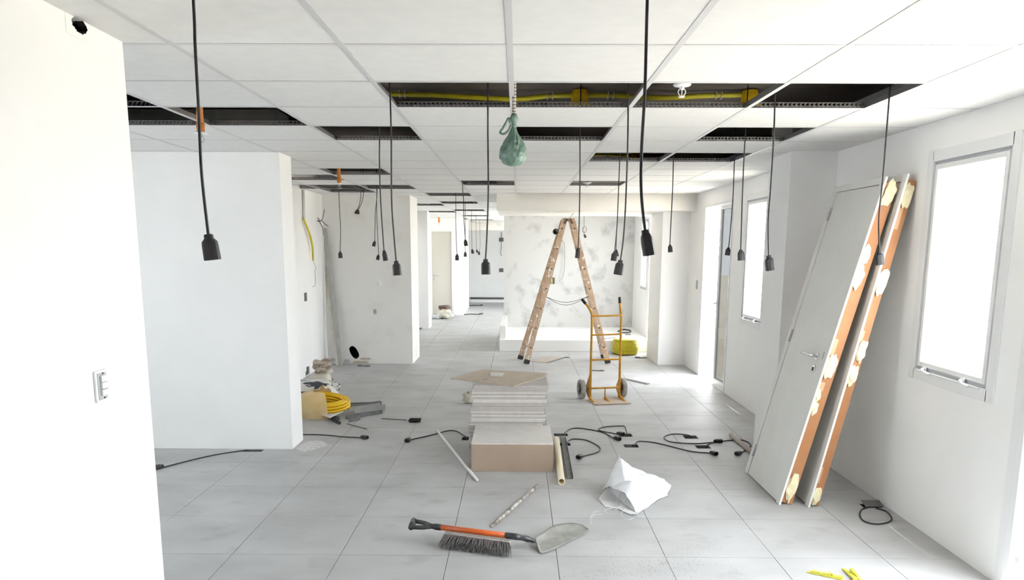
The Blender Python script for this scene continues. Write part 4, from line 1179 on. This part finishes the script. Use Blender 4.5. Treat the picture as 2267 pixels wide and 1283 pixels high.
# broken plaster at the foot of the marked wall
for k, (x0, y0, x1, y1, mm) in enumerate(((796, 791, 822, 796, 'plaster_beige'), (780, 798, 818, 803, 'plaster_beige'), (760, 795, 776, 802, 'concrete_light'), (732, 792, 744, 800, 'concrete_light'))):
    a, b = at(x0, y0, Y=10.91), at(x1, y1, Y=10.91)
    pts = []
    m = MB()
    n = 12; ring = []
    for i in range(n):
        w = 2 * PI * i / n
        c, s = math.cos(w), math.sin(w); kk = 1 / max(abs(c), abs(s)) * (.92 + .12 * noise.noise(Vector((c * 2 + k, s * 2, k))))
        ring.append(Vector(((a.x + b.x) / 2 + c * kk * abs(b.x - a.x) / 2, 0, max(.002, (a.z + b.z) / 2 + s * kk * abs(a.z - b.z) / 2))))
    m.loft([[Vector((p.x, 10.919, p.z)) for p in ring], [Vector((p.x, 10.908 + .003 * math.sin(i * 2), p.z)) for i, p in enumerate(ring)]])
    o = m.build('plaster_chunk', mm, wall_mid)
# round blank plate and small hole on the marked wall
def wall_disc(name, label, cat, px, Y, rx, rz, m, inner=None, dark='dark_box'):
    c = at(*px, Y=Y)
    t = thing(name, c, label, cat)
    S = Matrix.Translation(c) @ Matrix.Rotation(PI / 2, 4, 'X') @ Matrix.Diagonal((rx, rz, 1, 1))
    MB().lathe([(1, 0), (1, .004), (.8, .008), (.3, .009)], (0, 0, 0), 24, S).build('plate', m, t, smooth=True)
    if inner: MB().lathe([(inner, .0085), (inner, .0105)], (0, 0, 0), 12, S).build('hole', dark, t)
wall_disc('blank_plate', 'pale round blank plate on the marked wall', 'plate', (839, 627), 10.919, .036, .05, 'wall_paint', .14, 'wire_light')
wall_disc('blank_plate', 'small oval plate lower on the marked wall', 'plate', (831, 689), 10.919, .024, .042, 'concrete_light', .5, 'wire_light')
# outlet boxes and wires on the recess wall
o = MB().box((-2.79, 9.83, .985), (-2.782, 9.93, 1.095)).build('wall_box', 'dark_box', bevel=.002)
tag(o, 'dark empty switch box on the recess wall', 'box')
o = MB().box((-2.79, 9.79, .02), (-2.778, 9.88, .12)).box((-2.79, 9.74, .01), (-2.787, 9.78, .07)).build('wall_box', 'dark_box', bevel=.002)
tag(o, 'dark socket box low on the recess wall behind the paper sack', 'box')
p0, p1 = at(668, 416, X=-2.775), at(671, 484, X=-2.775)
t = thing('wall_conduit', p1, 'white conduit with yellow end and dangling wire on the recess wall', 'conduit')
MB().tube([(-2.772, 9.93, 2.41), (-2.772, 9.92, 2.2), (-2.770, 9.90, 2.03)], .016, 10).build('white_pipe', 'grey_pipe', t, smooth=True)
MB().tube(smooth_path([at(671, 484, X=-2.76), at(676, 494, X=-2.755), at(686, 520, X=-2.75), at(692, 548, X=-2.75), at(693, 576, X=-2.75)], 5), .014, 10).build('yellow_pipe', 'yellow_conduit', t, smooth=True)
MB().tube(smooth_path([at(693, 576, X=-2.75), at(697, 588, X=-2.75), at(700, 593, X=-2.75), at(697, 599, X=-2.75), at(698, 615, X=-2.75), at(697, 632, X=-2.75), at(692, 634, X=-2.75)], 4), .004, 5).build('wire', 'wire_light', t, smooth=True)
t = thing('wire_knot', at(706, 490, Y=10.6), 'knot of grey wires sticking out near the recess corner', 'wires')
for px in ([(672, 484), (685, 487), (697, 488), (704, 482), (708, 492), (714, 503)], [(700, 500), (699, 490), (704, 482), (711, 498), (715, 505)], [(699, 490), (711, 488), (720, 496), (727, 500)], [(704, 490), (712, 487), (716, 475), (718, 463)]):
    MB().tube(smooth_path([at(x, y, Y=10.6 + .02 * i) for i, (x, y) in enumerate(px)], 4), .0055, 6).build('wire', 'wire_grey', t, smooth=True)
# alcove wall: wall box, dangling wire, ceiling knob
o = MB().box((at(1218, 628, Y=14.45).x, 14.435, at(1218, 628, Y=14.45).z), (at(1228, 614, Y=14.45).x, 14.45, at(1228, 614, Y=14.45).z)).build('wall_box', 'dark_box', bevel=.003)
tag(o, 'black wall box with a yellow stripe on the smudged wall', 'box')
MB().box((at(1220.5, 627, Y=14.45).x, 14.432, at(1218, 627, Y=14.45).z), (at(1223, 615, Y=14.45).x, 14.436, at(1228, 616, Y=14.45).z)).build('yellow_stripe', 'lime_clip', o)
t = thing('wall_wire', at(1243, 532, Y=14.4), 'thin grey wire dangling from the smudged wall inside the stepladder', 'wire')
MB().tube(smooth_path([at(x, y, Y=14.4) for x, y in ((1243, 532), (1249, 538), (1250, 550), (1250, 590), (1246, 612), (1238, 622))], 5), .007, 6).build('wire', 'wire_light', t, smooth=True)
MB().lathe([(.03, 0), (.03, .02), (.015, .04)], (0, 0, 0), 10, Matrix.Translation(at(1244, 532, Y=14.45)) @ Matrix.Rotation(PI / 2, 4, 'X')).build('wire_boss', 'concrete_light', t)
# switch on the balcony door wall
t = thing('wall_switch', (XR, 10.37, 1.2), 'small slim switch on the wall left of the balcony door', 'switch')
MB().box((XR - .008, 10.33, 1.14), (XR, 10.41, 1.26)).build('plate', 'concrete_light', t, bevel=.002)
for z_ in (1.16, 1.21): MB().box((XR - .012, 10.35, z_), (XR - .008, 10.39, z_ + .03)).build('rocker', 'frame_grey', t)

# ---------------------------------------------------------------- corridor
d = thing('door_4', (-1.92, 19.1, 0), 'closed beige door in the corridor wall', None, None, 'structure')
m = MB()
for a in ((HD[0], HD[0] + .03, 0, HD[3]), (HD[1] - .03, HD[1] + .03, 0, HD[3]), (HD[0] + .03, HD[1] - .03, HD[3] - .03, HD[3])): m.box((a[0], 19.085, a[2]), (a[1], 19.2, a[3]))
m.build('frame', 'casing_white', d)
lf = MB().box((HD[0] + .03, 19.12, .006), (HD[1] - .03, 19.155, HD[3] - .03)).build('door_leaf', 'door_beige', d)
MB().tube([(-2.12, 19.12, 1.0), (-2.12, 19.07, 1.0), (-2.0, 19.065, 1.0)], .010, 8).lathe([(.026, 0), (.026, .008)], (0, 0, 0), 14, Matrix.Translation((-2.12, 19.12, 1.0)) @ Matrix.Rotation(PI / 2, 4, 'X')).lathe([(.024, 0), (.024, .008)], (0, 0, 0), 14, Matrix.Translation((-2.12, 19.12, .91)) @ Matrix.Rotation(PI / 2, 4, 'X')).build('handle', 'steel', lf)
t = thing('paint_bucket', (at(984, 690, Y=18.7).x, 18.7, 0), 'tan bucket with dark rim in front of the beige door', 'bucket')
bz = at(984, 676, Y=18.7).z; bx = at(984, 690, Y=18.7).x
MB().lathe([(.115, .002), (.12, .01), (.14, bz - .06), (.13, bz - .07), (.11, .02)], (bx, 18.7, 0), 24, None, (True, True)).build('bucket_body', 'bucket_tan', t, smooth=True)
MB().lathe([(.138, bz - .07), (.148, bz - .065), (.148, bz - .005), (.138, bz), (.128, bz - .004), (.128, bz - .06)], (bx, 18.7, 0), 24, None, (False, False)).build('rim', 'brown_lid', t, smooth=True)
t = thing('plastic_bag', at(984, 706), 'crumpled pale plastic bag lying before the bucket', 'bag')
pillow('bag_body', t, (at(985, 705).x, 18.1, .10), .17, .13, .10, 'paper_cream', 0, 5, .5, .9)
pillow('bag_fold', t, (at(966, 705).x, 18.1, .05), .12, .10, .055, 'sack_white', 0, 9, .5, .9)
o = MB().tube([(-1.52, 23.93, .12), (0.2, 23.93, .12), (2.1, 23.93, .12)], .03, 8).build('floor_pipe', 'dark_box', None, smooth=True)
tag(o, 'dark pipe running along the foot of the far corridor wall', 'pipe')
o = MB().box((-1.5, 23.75, .0), (2.1, 23.99, .085)).build('baseboard_end', 'wall_paint')
tag(o, 'low pale ledge along the far corridor wall', None, None, 'structure')
for z_, l_ in ((1.95, 'upper'), (1.0, 'lower')):
    o = MB().box((-.60, 23.985, z_ - .06), (-.46, 24.0, z_ + .06)).box((-.57, 23.978, z_ - .035), (-.49, 23.985, z_ + .035)).build('wall_box', 'dark_box', bevel=.003)
    tag(o, '%s dark socket box on the far corridor wall' % l_, 'box')
o = MB().tube(smooth_path([(-.53, 23.97, 2.18), (-.53, 23.96, 1.95), (-.53, 23.95, 1.7), (-.55, 23.95, 1.5), (-.5, 23.95, 1.46)], 4), .008, 6).build('dangling_wire', 'wire_grey', None, smooth=True)
tag(o, 'wire dangling between the two far socket boxes', 'wire')
for k, (a, b, l_) in enumerate((((1028, 696), (1068, 694), 'black cable end on the corridor floor beside the white return'), ((1040, 676), (1068, 675), 'dark cable on the floor near the far corridor wall'), ((930, 727), (948, 721), 'black cable end on the floor behind the marked wall'))):
    p, q = at(*a, Z=.012), at(*b, Z=.012)
    o = MB().tube(smooth_path([p, p.lerp(q, .3) + Vector((0, .1, 0)), p.lerp(q, .7) - Vector((0, .08, 0)), q], 4), [.012] * 10 + [.024] * 3, 6).build('cable_end', 'rubber', None, smooth=True)
    tag(o, l_, 'cable')

# ---------------------------------------------------------------- odds and ends on the floor
P4 = [at(x, y) for x, y in ((1168, 799), (1197, 790), (1247, 791), (1212, 803))]
o = MB().prism([(p.x, p.y) for p in P4], .001, .005).build('cardboard_sheet', 'cardboard'); tag(o, 'flat grey cardboard sheet between the ladder feet', 'cardboard')
p, q = at(1212, 802, Z=.012), at(1252, 790, Z=.012)
o = MB().bar(p, q, .012, .010).bar(q, q + Vector((.05, -.02, 0)), .03, .012).build('dark_strip', 'dark_box'); tag(o, 'thin dark strip lying on the cardboard sheet', 'strip')
p, q = at(1381, 837, Z=.008), at(1436, 849, Z=.008)
o = MB().bar(p, q, .045, .012).bar(p, q, .02, .020).build('grey_strip', 'zinc_light'); tag(o, 'grey flat strip on the sunny floor by the balcony door', 'strip')
p, q = at(1406, 791, Z=.006), at(1431, 791, Z=.006)
o = MB().bar(p, q, .06, .010).bar(p + Vector((0, 0, .008)), p.lerp(q, .4) + Vector((0, 0, .008)), .04, .01).build('dark_strip', 'dark_box'); tag(o, 'dark flat piece on the floor before the yellow roll', 'strip')
p, q = at(1308, 819, Z=.006), at(1332, 820, Z=.006)
o = MB().bar(p, q, .03, .010).bar(q, q + Vector((.02, .02, 0)), .05, .016).build('dark_strip', 'dark_box'); tag(o, 'small dark piece on the floor behind the hand truck', 'strip')
p, q = at(792, 809, Z=.006), at(818, 810, Z=.006)
o = MB().bar(p, q, .03, .008).bar(p, p + Vector((.05, .02, 0)), .05, .014).bar(q, q + Vector((-.05, .02, 0)), .05, .014).build('dark_strip', 'dark_box'); tag(o, 'dark bracket on the floor under the ragged hole', 'strip')
rod('cardboard_tube', 'grey-brown cardboard tube on the floor behind the leaning doors', 'tube', (1618, 962), (1668, 1003), .020, 'cardboard', hollow=.016)
t = thing('crumpled_paper', at(1040, 893), 'crumpled off-white paper on the floor left of the tile stack', 'paper')
q = at(1038, 893)
pillow('paper_lump', t, (q.x, q.y + .03, .055), .065, .05, .055, 'paper_cream', 0, 3, .6, .9)
pillow('paper_lump', t, (q.x + .04, q.y + .05, .10), .05, .04, .04, 'board_cream', .5, 6, .6, .9)
# cables and film on the platform
t = thing('platform_cable', at(1385, 735, Z=.2), 'loops of black cable lying on the platform', 'cable')
MB().tube(smooth_path([at(x, y, Z=.2) for x, y in ((1368, 733), (1380, 729), (1395, 731), (1394, 735), (1378, 736), (1372, 731), (1382, 728))], 5), .012, 6).build('cable', 'rubber', t, smooth=True)
t = thing('platform_film', at(1350, 745, Z=.2), 'white plastic strip and wire lying at the platform edge', 'plastic')
MB().bar(at(1338, 749, Z=.197), at(1380, 746, Z=.197), .07, .012).build('strip', 'zinc', t)
MB().tube(smooth_path([at(x, y, Z=.2) for x, y in ((1345, 745), (1355, 738), (1370, 735), (1378, 741))], 5), .010, 6).build('wire', 'plastic_white', t, smooth=True)
o = MB().bar(at(1384, 740, Z=.195), at(1396, 740, Z=.195), .06, .008).bar(at(1386, 740, Z=.203), at(1390, 740, Z=.203), .04, .01).build('dark_strip', 'dark_box'); tag(o, 'dark flat piece lying on the platform', 'strip')
# lime tile spacers in the foreground
def spacer(label, a, b, comb):
    p, q = at(*a, Z=.004), at(*b, Z=.004)
    p.z = q.z = .005
    d = (q - p); u = d.normalized(); s_ = Vector((-u.y, u.x, 0))
    mb = MB()
    t = thing('tile_spacer', p, label, 'spacer', 'lime tile levelling wedges')
    w = .020
    vs = [p - s_ * w / 2, q - s_ * w / 2, q + s_ * w / 2, p + s_ * w / 2]
    mb.add([Vector((v.x, v.y, .001)) for v in vs] + [Vector((vs[0].x, vs[0].y, .004)), Vector((vs[1].x, vs[1].y, .018)), Vector((vs[2].x, vs[2].y, .018)), Vector((vs[3].x, vs[3].y, .004))],
           [(3, 2, 1, 0), (4, 5, 6, 7), (0, 1, 5, 4), (1, 2, 6, 5), (2, 3, 7, 6), (3, 0, 4, 7)])
    mb.build('wedge', 'lime_clip', t)
    if comb:
        for k in range(10):
            f = .14 + .58 * k / 9
            c = p.lerp(q, f)
            MB().box((-.0025, -w / 2, 0), (.0025, w / 2, .011), Matrix.Translation((c.x, c.y, .004 + .013 * f)) @ Matrix.Rotation(math.atan2(u.y, u.x), 4, 'Z')).build('tooth', 'lime_clip', t)
spacer('lime green toothed tile wedge lying in the right foreground', (1787, 1264), (1866, 1281), True)
spacer('lime green tile wedge lying flat, crossing another at the lower edge', (1868, 1257), (1894, 1284), False)
p = at(1902, 1283, Z=.0)
t = thing('tile_spacer', p, 'lime green wedge tipped up on its side at the lower edge', 'spacer', 'lime tile levelling wedges')
MB().prism([(0, 0), (.10, .004), (.10, .030), (.03, .020), (0, .008)], -.008, .008, Matrix.Translation((p.x, p.y - .02, .0015)) @ Matrix.Rotation(math.radians(95), 4, 'Z') @ Matrix.Rotation(PI / 2, 4, 'X')).build('wedge', 'lime_clip', t)
# dust and crumbs swept together in the foreground
m = MB()
for k in range(620):
    u = rnd.random(); v = rnd.gauss(0, 1)
    x = .30 + .85 * u + .05 * v; y = 3.62 + .40 * u + .09 * v
    if rnd.random() < .35: x = rnd.uniform(.2, 1.2); y = rnd.uniform(3.5, 4.2)
    s = rnd.uniform(.0012, .0042)
    m.add([(x - s, y, .0002), (x + s * .8, y - s, .0002), (x + s * .3, y + s, .0002), (x, y, .0003 + s * .9)], [(0, 1, 3), (1, 2, 3), (2, 0, 3)])
def smear(px, seed):
    pts = [at(x, y) for x, y in px]
    c = sum(pts, Vector()) / len(pts)
    rim = smooth_path(pts + [pts[0]], 5)[:-1]
    rim = [c + (p - c) * (1 + .18 * noise.noise(p * 9 + Vector((seed, 0, 0)))) for p in rim]
    inner = [c + (p - c) * .6 for p in rim]
    n = len(rim)
    for p in rim: p.z = .0002
    for p in inner: p.z = .0016 + .001 * noise.noise(p * 20)
    m.add(rim + inner + [Vector((c.x, c.y, .002))], [(i, (i + 1) % n, n + (i + 1) % n, n + i) for i in range(n)] + [(n + i, n + (i + 1) % n, 2 * n) for i in range(n)])
smear([(655, 992), (680, 978), (712, 975), (722, 984), (700, 993), (672, 1000)], 4)
o = m.build('rubble', 'rubble'); tag(o, 'scattered pale crumbs and dust on the floor in the foreground', 'rubble', None, 'stuff')
